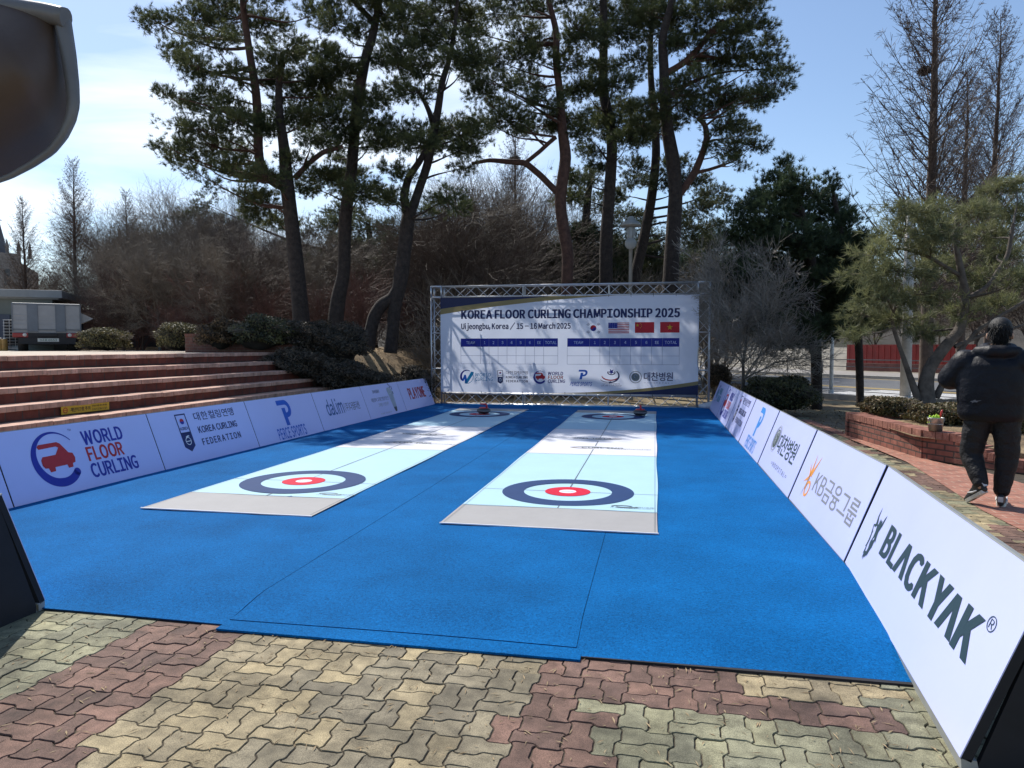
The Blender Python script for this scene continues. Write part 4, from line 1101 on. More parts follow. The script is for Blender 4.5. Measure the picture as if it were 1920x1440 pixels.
def pine(name, label, cat, dist, trunks, pads, needle_m, bark_m, seed, dens=1.0, nl=.135, depth=1.5, group=None, base_z=0.0, upper_m=None, m_needles=22, limbs=True, flat=.85, up_bias=.55, nw=.0058):
    """a pine: trunk lines and foliage pads measured at its distance, spread in depth round the trunk"""
    rng = np.random.default_rng(seed)
    T = []
    for tr_ in trunks:
        P = np.array([at(px, py, dist + (q[0] if q else 0)) for px, py, r, *q in tr_]); r = np.array([r * dist / FPX for _, _, r, *q in tr_])
        T.append(resample(P, r, 4 * len(P) + 4))
    root_p = T[0][0][0].copy(); root_p[2] = base_z
    if T[0][0][0][2] > base_z + .02:
        P, r = T[0]; T[0] = (np.concatenate([[root_p - [0, 0, .1]], P]), np.concatenate([[r[0] * 1.35], r]))
    root = thing(name, label, cat, tuple(root_p), 0, group)
    allP = np.concatenate([t_[0] for t_ in T]); allr = np.concatenate([t_[1] for t_ in T])
    br, tw, NC, ND, NL, RN = [], [], [], [], [], []
    for pd in pads:
        px, py, rx, ry = pd[:4]; off = pd[4] if len(pd) > 4 else rng.uniform(-1, 1) * depth
        c = at(px, py, dist) + FW * off * .9; rx, ry = rx * .93, ry * .90; rxm, rym = rx * dist / FPX, ry * dist / FPX
        c = C0 + (c - C0) * (1.0)
        # keep the angular position while moving in depth
        c = C0 + ray(px, py) * (dist + off)
        rdm = max(rxm * .8, .25)
        # limb from the trunk
        dz = c[2] - allP[:, 2]; hd = np.linalg.norm((c - allP)[:, :2], axis=1)
        cost = np.abs(dz - .30 * hd) + hd * .55 + (allP[:, 2] < base_z + 1.5) * 3
        i = int(np.argmin(cost)); s0 = allP[i]; ln_ = np.linalg.norm(c - s0)
        if limbs and ln_ > .25:
            mid = s0 + (c - s0) * .5 + np.array([0, 0, -.06 * ln_]) + rng.normal(size=3) * .07 * ln_
            P, r = resample([s0, s0 + (mid - s0) * .5 + rng.normal(size=3) * .03 * ln_, mid, c], [min(allr[i] * .55, .010 + .015 * ln_)] * 2 + [.008 + .007 * ln_, .006], 9)
            br.append((P, r))
        area = rx * ry * math.pi; n = int(area * .082 * dens * (dist / 20.0) ** 2) + 8
        k = max(5, int(n / 11))
        # shoots grouped in small clusters on twigs that radiate from the limb's end
        th = rng.uniform(0, 2 * math.pi, k); ph = rng.uniform(-1, 1, k); rr = rng.uniform(.25, 1, k) ** .6
        cl = np.stack([np.cos(th) * np.sqrt(1 - ph ** 2), np.sin(th) * np.sqrt(1 - ph ** 2), ph], 1) * rr[:, None]
        cl = c + RT * (cl[:, :1] * rxm) + np.array([FW[0], FW[1], 0]) * (cl[:, 1:2] * rdm) + np.array([0, 0, 1.0]) * (cl[:, 2:3] * rym)
        tw.append((np.repeat(c[None], k, 0) + (cl - c) * .05 + rng.normal(size=(k, 3)) * .04, cl, np.full(k, .009), np.full(k, .004)))
        a = rng.integers(0, k, n); j = rng.normal(size=(n, 3)) * np.array([.13, .13, .085]) * (dist / 20) ** .3
        pos = cl[a] + j; dr = unit((pos - c) / np.array([max(rxm, .2), max(rxm, .2), max(rym, .2)])) * .8 + np.array([0, 0, up_bias]) + rng.normal(size=(n, 3)) * .35
        NC.append(pos); ND.append(dr); NL.append(np.full(n, nl) * rng.uniform(.75, 1.2, n))
        RN.append(np.clip(.30 * rng.random(k)[a] + .45 * rng.random(n) + .25 * (ph[a] * .5 + .5) , 0, 1))
    loc = root_p
    v, f = poly_geo([(P - loc, r) for P, r in T[:1]], 9)
    np_mesh("trunk", v, f, bark_m, root, smooth=True)
    for P, r in T[1:]:
        v, f = poly_geo([(P - loc, r)], 8); np_mesh("fork", v, f, upper_m or bark_m, root, smooth=True)
    gl = []
    if br: gl.append(poly_geo([(P - loc, r) for P, r in br], 5))
    A = np.concatenate([q[0] for q in tw]) - loc; B = np.concatenate([q[1] for q in tw]) - loc
    gl.append(seg_geo(A, B, np.concatenate([q[2] for q in tw]), np.concatenate([q[3] for q in tw]), 3))
    v, fl = merge(gl); np_mesh("branches", v, [np.concatenate(fl)], upper_m or bark_m, root, smooth=True)
    Cn, D, Ln, Rn = np.concatenate(NC) - loc, np.concatenate(ND), np.concatenate(NL), np.concatenate(RN)
    v, f = needles(Cn, D, Ln, nw, m_needles, rng)
    np_mesh("crown", v, f, needle_m, root, rnd=np.repeat(Rn, m_needles))
    return root

# --- the tall pines; points are (column, row, half-width) of the photograph, pads (column, row, rx, ry)
pine("pine_tree", "tall pine nearest the steps on the mound, with a red forked upper stem", "tree", 20,
     [[(568, 640, 17), (562, 560, 15), (553, 470, 14), (545, 400, 13), (538, 345, 13), (533, 275, 10), (524, 220, 8), (522, 160, 6), (530, 100, 4)],
      [(538, 350, 10), (512, 345, 8), (490, 318, 9), (484, 290, 9), (484, 230, 9), (480, 170, 8), (468, 100, 7), (458, 30, 6), (448, -60, 5), (445, -140, 4)],
      [(552, 335, 6), (580, 305, 5), (607, 284, 5), (643, 275, 4)]],
     [(300, 40, 44, 20), (268, 26, 16, 10), (360, 34, 55, 26), (330, 96, 42, 22), (395, 72, 56, 24), (372, 126, 50, 20), (440, 140, 44, 18), (440, 38, 60, 32), (352, 118, 40, 18), (500, 45, 55, 32), (540, 92, 56, 22), (405, 10, 50, 22), (470, -40, 90, 45), (600, 24, 50, 26),
      (306, 176, 28, 12), (352, 190, 48, 20), (402, 176, 48, 20), (425, 206, 62, 24), (342, 236, 40, 16), (388, 244, 50, 18), (446, 230, 54, 22), (500, 150, 30, 18),
      (298, 270, 18, 8), (332, 292, 40, 18), (356, 268, 40, 16), (400, 274, 52, 20), (376, 302, 36, 16), (366, 324, 18, 8), (398, 344, 18, 12), (440, 314, 52, 22), (470, 322, 48, 22), (500, 332, 46, 20), (456, 280, 44, 20),
      (490, 384, 52, 36), (518, 412, 40, 26), (464, 362, 30, 18),
      (526, 152, 52, 28), (562, 184, 66, 32), (606, 222, 60, 34), (540, 222, 60, 30), (588, 150, 50, 28), (508, 118, 36, 20), (500, 236, 46, 24), (585, 262, 40, 16), (560, 300, 36, 16), (610, 180, 46, 26)],
     nd_pine, bark_pine, 1, base_z=1.44, upper_m=bark_red)
pine("pine_tree", "tall dark pine with a slightly crooked trunk, second from the steps on the mound", "tree", 20.5,
     [[(628, 655, 15), (629, 605, 15), (634, 559, 14), (645, 513, 12), (646, 458, 12), (647, 412, 12), (653, 365, 11), (659, 321, 11), (663, 275, 10), (666, 229, 10), (673, 174, 10), (687, 101, 9), (698, 73, 8), (703, 46, 7), (712, 0, 6), (718, -80, 5), (720, -150, 3)],
      [(703, 46, 6), (690, 30, 5), (672, 12, 5), (655, -10, 4), (640, -60, 3)]],
     [(630, 44, 40, 22), (678, 58, 44, 22), (720, 24, 48, 26), (746, 46, 40, 24), (644, 118, 46, 22), (586, 92, 44, 22), (722, 105, 46, 24), (606, 96, 40, 20), (690, -30, 90, 40), (640, -20, 60, 30), (760, -10, 50, 30),
      (714, 184, 36, 20), (682, 192, 44, 24), (700, 228, 44, 26), (660, 170, 40, 22), (722, 270, 40, 20), (700, 262, 36, 18), (618, 268, 46, 16), (640, 300, 40, 14), (600, 330, 50, 22), (636, 344, 56, 24), (682, 358, 56, 22), (714, 362, 46, 18), (660, 330, 40, 20), (640, 232, 50, 26), (606, 140, 46, 24), (655, 140, 36, 20), (575, 352, 38, 18)],
     nd_pine, bark_pine, 2, base_z=1.44)
pine("pine_tree", "twin-stemmed pine beside the banner, its two trunks leaning together above the soil", "tree", 20,
     [[(732, 662, 13), (736, 620, 12), (740, 575, 12), (752, 520, 14), (758, 470, 13), (763, 430, 13), (765, 405, 13), (776, 385, 9), (788, 348, 8), (801, 312, 8), (812, 258, 8), (822, 202, 7), (829, 151, 6), (841, 120, 5), (852, 60, 4), (858, 0, 3), (862, -60, 2)],
      [(690, 655, 13), (694, 625, 12), (702, 592, 12), (716, 570, 12), (735, 560, 11), (748, 535, 10)],
      [(764, 410, 9), (757, 367, 8), (766, 332, 7), (790, 298, 6), (800, 275, 5)],
      [(815, 250, 5), (806, 212, 5), (796, 190, 4), (780, 165, 3)]],
     [(744, 92, 40, 22), (782, 84, 46, 26), (812, 48, 44, 28), (850, 76, 44, 26), (754, 128, 38, 20), (790, 128, 46, 24), (850, 110, 40, 20), (736, 160, 32, 16), (780, 172, 44, 22), (882, 106, 38, 24), (830, 20, 50, 28), (880, 40, 44, 28), (770, 30, 40, 24), (850, -30, 80, 40),
      (768, 242, 46, 20), (814, 243, 50, 22), (860, 238, 52, 22), (838, 274, 62, 22), (884, 274, 44, 20), (790, 266, 48, 20), (872, 314, 36, 10), (736, 314, 30, 14), (760, 330, 26, 12), (740, 376, 40, 14), (836, 372, 42, 16), (858, 388, 30, 14), (800, 392, 26, 10), (884, 250, 40, 20), (746, 262, 34, 16)],
     nd_pine, bark_pine, 3, base_z=1.44)
pine("pine_tree", "red-barked pine behind the banner with a long bare bough reaching left", "tree", 22,
     [[(1063, 660, 11), (1063, 534, 11), (1065, 472, 11), (1057, 434, 11), (1049, 378, 11), (1055, 331, 11), (1062, 293, 11), (1056, 262, 10), (1052, 212, 8), (1049, 165, 7), (1042, 118, 7), (1044, 60, 6), (1028, 0, 5), (1020, -80, 4)],
      [(1047, 362, 7), (1030, 346, 6), (1016, 331, 6), (985, 305, 6), (950, 303, 5), (917, 300, 4), (884, 307, 3)],
      [(988, 303, 4), (1012, 284, 4), (1028, 269, 4), (1042, 257, 4)]],
     [(888, 60, 34, 22), (932, 28, 46, 26), (980, 62, 46, 26), (1016, 20, 44, 24), (980, 108, 50, 26), (922, 108, 44, 24), (890, 132, 36, 22), (1016, 85, 44, 24), (922, 156, 50, 20), (992, 156, 54, 22), (904, 180, 36, 14), (1024, 190, 48, 22), (954, 226, 64, 24), (1016, 236, 62, 22), (1062, 226, 50, 22), (1068, 118, 40, 26), (1082, 56, 44, 30), (970, -30, 90, 40), (1060, -20, 60, 40), (940, 196, 40, 14), (912, 228, 34, 14), (1085, 170, 36, 22)],
     nd_pine, bark_red, 4, base_z=.0, upper_m=bark_red)
pine("pine_tree", "straight grey-trunked pine behind the banner, left of the lamp post", "tree", 23.5,
     [[(1136, 660, 13), (1136, 534, 13), (1136, 449, 12), (1143, 354, 11), (1148, 283, 10), (1146, 236, 10), (1136, 198, 10), (1129, 165, 9), (1132, 94, 8), (1131, 0, 7), (1130, -90, 5)]],
     [(1124, 28, 46, 28), (1106, 70, 44, 26), (1162, 62, 46, 28), (1124, 122, 46, 24), (1096, 166, 44, 22), (1152, 156, 46, 24), (1162, 198, 50, 22), (1116, 220, 44, 22), (1152, 238, 60, 26), (1186, 214, 40, 24), (1106, 284, 34, 18), (1124, 304, 34, 16), (1080, 330, 36, 16), (1072, 368, 40, 16), (1190, 30, 44, 30), (1196, 110, 40, 24), (1130, -40, 90, 40), (1180, 262, 46, 20), (1090, 250, 34, 18)],
     nd_pine, bark_pine, 5, base_z=.0)
pine("pine_tree", "thin leaning pine right of the lamp post, rising behind the other trunks", "tree", 26,
     [[(1186, 660, 10), (1188, 529, 10), (1207, 449, 10), (1221, 378, 9), (1231, 293, 8), (1228, 220, 7), (1220, 150, 6), (1219, 90, 5), (1224, 20, 4), (1226, -60, 3)]],
     [(1186, 312, 38, 18), (1262, 310, 40, 18), (1190, 340, 36, 16), (1300, 340, 42, 18), (1332, 358, 40, 16), (1314, 392, 46, 18), (1342, 376, 30, 12), (1284, 424, 44, 18), (1152, 368, 36, 14), (1240, 340, 40, 16), (1336, 424, 36, 14), (1206, 250, 44, 22), (1180, 400, 40, 14), (1310, 450, 50, 16), (1240, 60, 50, 30), (1210, 0, 60, 34)],
     nd_far, bark_pine, 6, base_z=.0, group=None)
pine("pine_tree", "largest right-hand pine behind the banner with boughs sweeping right over the sky", "tree", 22.5,
     [[(1257, 660, 15), (1257, 529, 15), (1263, 425, 14), (1268, 354, 13), (1261, 293, 13), (1252, 250, 12), (1246, 189, 10), (1245, 118, 9), (1240, 71, 8), (1256, 20, 7), (1266, -20, 6), (1275, -100, 4)],
      [(1270, 368, 8), (1286, 348, 7), (1304, 321, 7), (1318, 286, 6), (1326, 258, 6), (1322, 232, 5), (1308, 222, 4)],
      [(1247, 139, 7), (1266, 128, 6), (1285, 116, 6), (1312, 88, 5), (1332, 61, 5), (1356, 38, 4)],
      [(1300, 325, 4), (1330, 318, 3), (1360, 308, 3)]],
     [(1220, 28, 40, 26), (1262, 28, 46, 28), (1308, 20, 48, 26), (1356, 14, 44, 24), (1402, 26, 44, 24), (1428, 52, 34, 20), (1380, 62, 50, 26), (1286, 84, 46, 24), (1332, 122, 56, 26), (1380, 104, 56, 24), (1428, 118, 50, 22), (1472, 128, 26, 14), (1450, 156, 42, 18), (1308, 156, 56, 26), (1262, 178, 50, 26), (1356, 180, 56, 24), (1404, 188, 52, 22), (1428, 180, 36, 18), (1286, 208, 46, 24), (1360, 232, 52, 20), (1394, 252, 42, 20), (1412, 274, 30, 14), (1362, 278, 46, 18), (1382, 304, 26, 10), (1228, 198, 44, 24), (1208, 236, 40, 22), (1248, 226, 40, 20), (1330, 60, 50, 26), (1320, -30, 100, 40), (1410, -10, 44, 26), (1440, 84, 30, 16), (1340, 200, 40, 22)],
     nd_pine, bark_pine, 7, base_z=.0, upper_m=bark_red)
# background pines deeper in the wood
pine("pine_tree", "bushy olive-green pine half hidden behind the lamp post", "tree", 31,
     [[(1100, 655, 9), (1096, 480, 8), (1100, 380, 7), (1110, 320, 5)]],
     [(1100, 330, 50, 26), (1070, 372, 46, 22), (1130, 380, 50, 24), (1180, 420, 60, 26), (1080, 430, 56, 24), (1130, 450, 60, 26), (1200, 470, 60, 26), (1060, 480, 50, 24), (1150, 510, 70, 26)],
     nd_far, bark_pine, 8, base_z=0, dens=.6)
pine("pine_tree", "olive pine in the wood between the second and twin-stemmed pines", "tree", 33,
     [[(700, 640, 8), (700, 500, 7), (690, 420, 5)]],
     [(640, 400, 56, 30), (600, 430, 46, 28), (690, 430, 60, 34), (650, 470, 60, 34), (720, 480, 56, 30), (590, 490, 50, 28), (690, 520, 66, 30), (740, 430, 40, 26), (380, 380, 26, 20), (350, 400, 24, 16)],
     nd_far, bark_pine, 9, base_z=1.4, dens=.6)

# --- the conifers and the loose pine on the right
pine("conifer_tree", "dense dark green conifer with upright shoots, right of the banner", "tree", 17.6,
     [[(1532, 772, 10), (1531, 690, 10), (1529, 600, 10), (1522, 480, 8), (1500, 380, 5), (1478, 310, 3)]],
     [(1470, 312, 14, 20), (1452, 338, 18, 20), (1490, 340, 22, 22), (1432, 362, 20, 18), (1470, 366, 34, 24), (1512, 362, 24, 24), (1400, 388, 22, 16), (1446, 396, 42, 26), (1500, 400, 46, 28), (1386, 420, 24, 16), (1430, 440, 52, 30), (1496, 446, 60, 34), (1420, 480, 48, 26), (1490, 500, 66, 36), (1440, 530, 46, 26), (1500, 560, 70, 36), (1470, 610, 60, 28), (1540, 612, 60, 28), (1420, 570, 36, 20), (1395, 455, 34, 20), (1372, 440, 22, 12), (1376, 500, 30, 16), (1362, 545, 30, 16), (1388, 590, 34, 18), (1375, 392, 16, 9), (1404, 372, 16, 12), (1400, 510, 36, 20), (1452, 430, 50, 30), (1465, 520, 60, 34), (1520, 520, 60, 34), (1500, 640, 60, 22), (1440, 620, 40, 20)],
     nd_dark, bark_pine, 10, dens=1.7, nl=.12, depth=.9, limbs=True, up_bias=1.0, nw=.0065)
pine("conifer_tree", "dark conifer with a pointed top on a thin trunk left of the brick planter", "tree", 18.4,
     [[(1613, 775, 7), (1612, 690, 7), (1608, 600, 7), (1580, 450, 6), (1560, 350, 3)]],
     [(1556, 348, 14, 20), (1546, 376, 26, 22), (1574, 384, 22, 18), (1560, 412, 40, 26), (1596, 410, 24, 16), (1570, 452, 56, 32), (1620, 446, 26, 14), (1580, 500, 62, 36), (1560, 550, 60, 34), (1610, 556, 46, 30), (1580, 600, 60, 30), (1630, 606, 40, 24), (1540, 460, 50, 34), (1600, 470, 46, 34), (1560, 520, 60, 34), (1600, 530, 56, 30), (1545, 590, 56, 30)],
     nd_dark, bark_pine, 12, dens=1.7, nl=.12, depth=.9, up_bias=1.0, nw=.0065)
pine("pine_tree", "open light green pine with bare grey boughs standing in the planter at the right", "tree", 14.0,
     [[(1738, 762, 16.3), (1735, 720, 13.6), (1742, 690, 10.9), (1772, 650, 10.2), (1800, 620, 8.8), (1812, 560, 7.5), (1800, 500, 6.1), (1790, 450, 4.8), (1795, 400, 2.7)],
      [(1722, 750, 7.5), (1704, 700, 5.4), (1690, 660, 4.1), (1670, 600, 3.4), (1690, 540, 2.7)],
      [(1755, 745, 6.8), (1775, 705, 5.4), (1790, 670, 4.8), (1830, 620, 4.1), (1880, 590, 3.4), (1930, 560, 3.4)],
      [(1812, 560, 4.8), (1850, 540, 4.1), (1890, 480, 4.1), (1900, 420, 3.4)],
      [(1805, 520, 4.1), (1740, 480, 3.4), (1690, 465, 2.7), (1650, 470, 2.0)],
      [(1790, 650, 4.1), (1850, 625, 3.4), (1905, 615, 2.7), (1940, 600, 2.0)]],
     [(1700, 400, 46, 20), (1750, 392, 44, 20), (1690, 440, 60, 22), (1640, 476, 44, 20), (1760, 436, 56, 24), (1820, 400, 46, 22), (1870, 360, 44, 22), (1900, 400, 40, 24), (1850, 440, 50, 24), (1620, 512, 40, 16), (1680, 510, 60, 22), (1650, 556, 56, 24), (1720, 556, 60, 22), (1620, 590, 40, 18), (1690, 600, 56, 20), (1760, 500, 50, 22), (1880, 470, 44, 24), (1910, 520, 40, 24), (1840, 520, 44, 18), (1620, 628, 30, 12), (1740, 620, 50, 18), (1870, 570, 44, 16), (1800, 590, 40, 14), (1905, 340, 30, 18), (1735, 462, 40, 18)],
     nd_light, bark_pale, 11, dens=1.25, nl=.16, depth=1.1, base_z=.36, m_needles=14, up_bias=.2, flat=.8, nw=.0055)

# ---- bare trees: a handful of kinds, each copied round the wood
def bare(kind, rng, H, mat_t, mat_w):
    """returns (trunk geo, twig geo) of a leafless tree of height about H"""
    S = {3: [], 4: [], 6: []}
    def go(p, d, L, r, lev, up, wander, maxlev, kids):
        n = 4 if lev < maxlev else 2
        for i in range(n):
            d2 = d + rng.normal(size=3) * wander + np.array([0, 0, up]); d2 /= np.linalg.norm(d2)
            q = p + d2 * L / n; r2 = r * (.88 if lev < maxlev else .75)
            S[6 if r > .05 else 4 if r > .018 else 3].append((p, q, r, r2))
            if lev < maxlev:
                for _ in range(kids[lev] if i or lev else 0):
                    ax = rng.normal(size=3); ax -= d2 * ax.dot(d2); ax /= np.linalg.norm(ax)
                    ang = rng.uniform(.45, .95); d3 = d2 * math.cos(ang) + ax * math.sin(ang)
                    go(q, d3, L * rng.uniform(.45, .72), r2 * rng.uniform(.42, .6), lev + 1, up, wander * 1.15, maxlev, kids)
            p, d, r = q, d2, r2
        if lev < maxlev and lev > 0:
            go(p, d, L * .5, r * .8, lev + 1, up, wander, maxlev, kids)
    if kind == "vase":
        h0 = H * .16; S[6].append((np.zeros(3), np.array([0, 0, h0]), H * .016, H * .014))
        for k in range(7):
            a = k * 2.4 + rng.uniform(0, .5); sp = rng.uniform(.22, .52)
            go(np.array([0, 0, h0 * rng.uniform(.7, 1)]), np.array([math.cos(a) * sp, math.sin(a) * sp, 1]), H * .62, H * .0085, 1, .05, .10, 4, [0, 2, 2, 2])
    elif kind == "round":
        p = np.zeros(3); d = np.array([0, 0, 1.0]); r = H * .017
        for i in range(6):
            q = p + (d + rng.normal(size=3) * .06) * H * .12; S[6].append((p, q, r, r * .88))
            if i:
                for k in range(3):
                    a = rng.uniform(0, 6.28); go(q, np.array([math.cos(a), math.sin(a), rng.uniform(.5, 1.1)]) / 1.3, H * rng.uniform(.25, .42), r * .5, 1, .06, .13, 4, [0, 2, 2, 2])
            p, r = q, r * .86
        go(p, d, H * .3, r, 1, .06, .12, 4, [0, 2, 2, 2])
    elif kind == "spire":        # dawn redwood: straight leader, upswept boughs
        N = 40; zz = np.linspace(.04, 1, N) * H; rr = H * .0135 * (1 - np.linspace(0, 1, N)) ** .85 + .008
        P = np.stack([np.cumsum(rng.normal(size=N)) * .012, np.cumsum(rng.normal(size=N)) * .012, zz], 1); P[0] = 0
        for i in range(N - 1): S[6].append((P[i], P[i + 1], rr[i], rr[i + 1]))
        for i in range(4, N - 1):
            f = i / N
            for k in range(5):
                a = rng.uniform(0, 6.28); L = H * .31 * (1 - f) ** .75 * rng.uniform(.75, 1.15) + .15
                p = P[i] + (P[i + 1] - P[i]) * rng.random(); d = np.array([math.cos(a), math.sin(a), rng.uniform(.8, 1.25)]); d /= np.linalg.norm(d); r = min(rr[i] * .32, .003 + L * .0065)
                n = 6
                for j in range(n):
                    d = d + np.array([0, 0, .085]) + rng.normal(size=3) * .05; d /= np.linalg.norm(d); q = p + d * L / n
                    S[4 if r > .016 else 3].append((p, q, r, r * .8))
                    for _ in range(4):
                        ax = rng.normal(size=3); ax[2] *= .6; t_ = unit(d * .7 + ax * .55); l2 = L * rng.uniform(.10, .28) * (1.2 - j / n)
                        e = q + t_ * l2; S[3].append((q, e, r * .45, r * .2))
                        for _ in range(2):
                            e2 = q + (e - q) * rng.random() + (t_ * .5 + rng.normal(size=3) * .4 - np.array([0, 0, .25])) * l2 * .5
                            S[3].append((q + (e - q) * .5, e2, r * .25, r * .12))
                    p, r = q, r * .8
    elif kind == "shrub":
        for k in range(8):
            a = rng.uniform(0, 6.28); sp = rng.uniform(.05, .6)
            go(np.array([math.cos(a) * .18, math.sin(a) * .18, 0]), np.array([math.cos(a) * sp, math.sin(a) * sp, 1]), H * rng.uniform(.6, .85), H * .0085, 2, .025, .15, 4, [0, 0, 3, 3])
    def pack(keys, minr):
        G = []
        for k in keys:
            if S[k]:
                A = np.array([s[0] for s in S[k]]); B = np.array([s[1] for s in S[k]]); G.append(seg_geo(A, B, np.maximum([s[2] for s in S[k]], minr), np.maximum([s[3] for s in S[k]], minr * .6), k))
        return merge(G)
    return pack([6], 0) if S[6] else None, pack([4, 3], .0062)
PROTO = {}
def bare_tree(key, kind, H, mt, mw, seed, px, py, dist, top, label, group, base_z, cat="tree", name="bare_tree", rz=None):
    """top = photograph row of the crown's tip"""
    p = at(px, py, dist)
    if key not in PROTO:
        tg, wg = bare(kind, np.random.default_rng(seed), H, mt, mw)
        r0 = thing(name, label, cat, (p[0], p[1], base_z), 0, group)
        if tg: np_mesh("trunk", tg[0], tg[1], mt, r0, smooth=True)
        np_mesh("branches", wg[0], wg[1], mw, r0)
        r0["_h"] = float(max(g[0][:, 2].max() for g in (tg, wg) if g)); PROTO[key] = r0; o = r0
    else:
        o = copy_tree(PROTO[key]); o.name = name
        o["label"] = label
        if group: o["group"] = group
        elif "group" in o: del o["group"]
        o["category"] = cat
    h = (1.12 if kind in ("vase", "round") else 1) * (at(px, top, dist)[2] - base_z) / PROTO[key]["_h"]
    o.location = (p[0], p[1], base_z - .05); o.scale = (h * random.uniform(.9, 1.15), h * random.uniform(.9, 1.15), h)
    o.rotation_euler = (0, 0, random.uniform(0, 6.28) if rz is None else rz)
    return o
WG = "leafless trees crowding the wood behind the pines"
RG = "reddish leafless shrubs at the edge of the wood"
kinds = [("va", "vase", 9.0, bark_brown, twig_brown, 21), ("vb", "vase", 9.0, bark_grey, twig_grey, 22), ("ra", "round", 9.0, bark_brown, twig_brown, 23), ("rb", "round", 9.0, bark_grey, twig_grey, 24)]
wl = "leafless grey-brown tree, one of many crowding the wood behind the pines"
def wood(px, dist, top, base=1.38, k=None):
    kk = kinds[k if k is not None else random.randrange(4)]
    bare_tree(*kk, px, 640, dist, top, wl, WG, base)
for px, top, dist in ((200, 425, 40), (236, 392, 38), (275, 380, 36), (318, 384, 34), (360, 372, 33), (400, 366, 36), (440, 380, 32), (490, 390, 34), (215, 455, 31), (265, 445, 30), (330, 440, 29), (410, 430, 28), (470, 440, 30), (545, 420, 31), (600, 440, 34), (660, 430, 36), (700, 460, 29), (750, 440, 33), (800, 405, 34), (105, 500, 44), (70, 520, 42), (185, 500, 34), (570, 480, 36), (640, 480, 31), (780, 470, 40)):
    wood(px, dist, top)
for px, top, dist in ((232, 470, 26.5), (300, 450, 25.5), (268, 500, 27), (420, 460, 24.5), (385, 440, 26.5), (470, 430, 25), (600, 440, 26), (675, 430, 27.5), (790, 420, 25)):
    wood(px, dist, top, k=random.choice((2, 3)))
for px, top, dist in ((838, 360, 27), (872, 345, 30), (910, 330, 26), (945, 335, 31), (992, 345, 29), (1015, 360, 33), (885, 420, 25), (1090, 430, 34), (1190, 420, 38), (1290, 430, 34), (1345, 420, 36), (930, 450, 36), (1060, 470, 30), (1280, 480, 29), (1360, 460, 38)):
    wood(px, dist, top, base=0.0, k=random.choice((0, 1, 2, 3)))
# beyond the road
for px, top, dist in ((1640, 520, 58), (1700, 470, 56), (1760, 500, 60), (1830, 420, 52), (1880, 440, 55), (1930, 430, 50), (1600, 540, 64), (1560, 560, 70), (1960, 400, 58), (1440, 560, 72), (1500, 580, 66), (1790, 520, 66), (1860, 500, 62)):
    bare_tree(*kinds[random.randrange(4)], px, 640, dist, top, "leafless tree on the bank beyond the road", "leafless trees beyond the road", .9)
rl = "reddish-brown leafless shrub, one of a thicket at the edge of the wood"
for px, top, dist in ((172, 540, 30), (215, 505, 29), (262, 490, 28), (310, 478, 27), (365, 470, 26), (420, 480, 25), (470, 475, 25), (505, 510, 24), (600, 505, 24), (690, 470, 24), (665, 520, 23), (775, 525, 24), (340, 545, 24.5)):
    bare_tree("sh", "shrub", 3.6, bark_brown, twig_red, 31, px, 640, dist, top, rl, RG, 1.4, "shrub", "bare_shrub")
sg = "grey leafless undergrowth behind the banner"
for px, top, dist in ((835, 500, 22), (875, 480, 24), (930, 490, 25), (985, 500, 23), (1095, 500, 25), (1170, 480, 27), (1235, 490, 25), (1330, 470, 23), (1110, 470, 30)):
    bare_tree("sg", "shrub", 3.6, bark_grey, twig_grey, 33, px, 640, dist, top, "grey leafless shrub, one of many behind the banner", sg, 0.0, "shrub", "bare_shrub")
# single bare trees one can tell apart
bare_tree("sp", "spire", 14.0, bark_brown, twig_brown, 41, 145, 600, 33, 292, "tallest leafless redwood with a pointed top left of the wood, behind the truck", None, 1.38, name="bare_redwood", rz=.4)
bare_tree("sp", "spire", 14.0, bark_brown, twig_brown, 41, 50, 600, 37, 366, "smaller leafless redwood between the church spire and the tallest bare redwood", None, 1.38, name="bare_redwood", rz=2.0)
bare_tree("sp", "spire", 14.0, bark_brown, twig_brown, 41, 243, 600, 40, 352, "slim leafless redwood tip rising from the wood left of the pines", None, 1.38, name="bare_redwood", rz=3.1)
bare_tree("sp2", "spire", 15.0, bark_brown, twig_brown, 43, 1735, 700, 25, -190, "huge leafless redwood with a bird nest high on its stem at the right", None, .1, name="bare_redwood", rz=1.0)
bare_tree("sp2", "spire", 15.0, bark_brown, twig_brown, 43, 1852, 700, 28, 20, "leafless redwood near the right edge, right of the nest tree", None, .1, name="bare_redwood", rz=4.0)
bare_tree("sp2", "spire", 15.0, bark_brown, twig_brown, 43, 1800, 700, 33, 130, "slender leafless redwood in the gap between the two larger right ones", None, .1, name="bare_redwood", rz=5.2)
bare_tree("sp", "spire", 14.0, bark_grey, twig_grey, 41, 965, 600, 34, 240, "leafless tree with an old bird nest seen beneath the long bare pine bough", None, 0, name="bare_tree", rz=5.0)
bare_tree("rs", "round", 5.0, bark_pale, twig_pale, 45, 1393, 700, 16.9, 455, "small leafless tree with pale spreading twigs right of the banner", None, 0, name="bare_tree")
nest_m = M("nest_sticks", (.045, .032, .024), .95, .4, 30, 1, 60, coord="obj")
def nest(px, py, dist, r, label):
    rng = np.random.default_rng(int(px)); c = at(px, py, dist); n = 420
    d = unit(rng.normal(size=(n, 3))); p = d * (r * rng.uniform(.3, 1, n) ** .5)[:, None] * [1, 1, .75]; t_ = unit(rng.normal(size=(n, 3)) * [1, 1, .4]) * r * .5
    v, f = seg_geo(p - t_ * .5, p + t_ * .5, np.full(n, .012), np.full(n, .006), 3)
    o = np_mesh("bird_nest", v, f, nest_m); o.location = tuple(c); tag(o, label, "nest")
nest(1733, 133, 24.9, .22, "dark stick bird nest high in the tall right redwood")
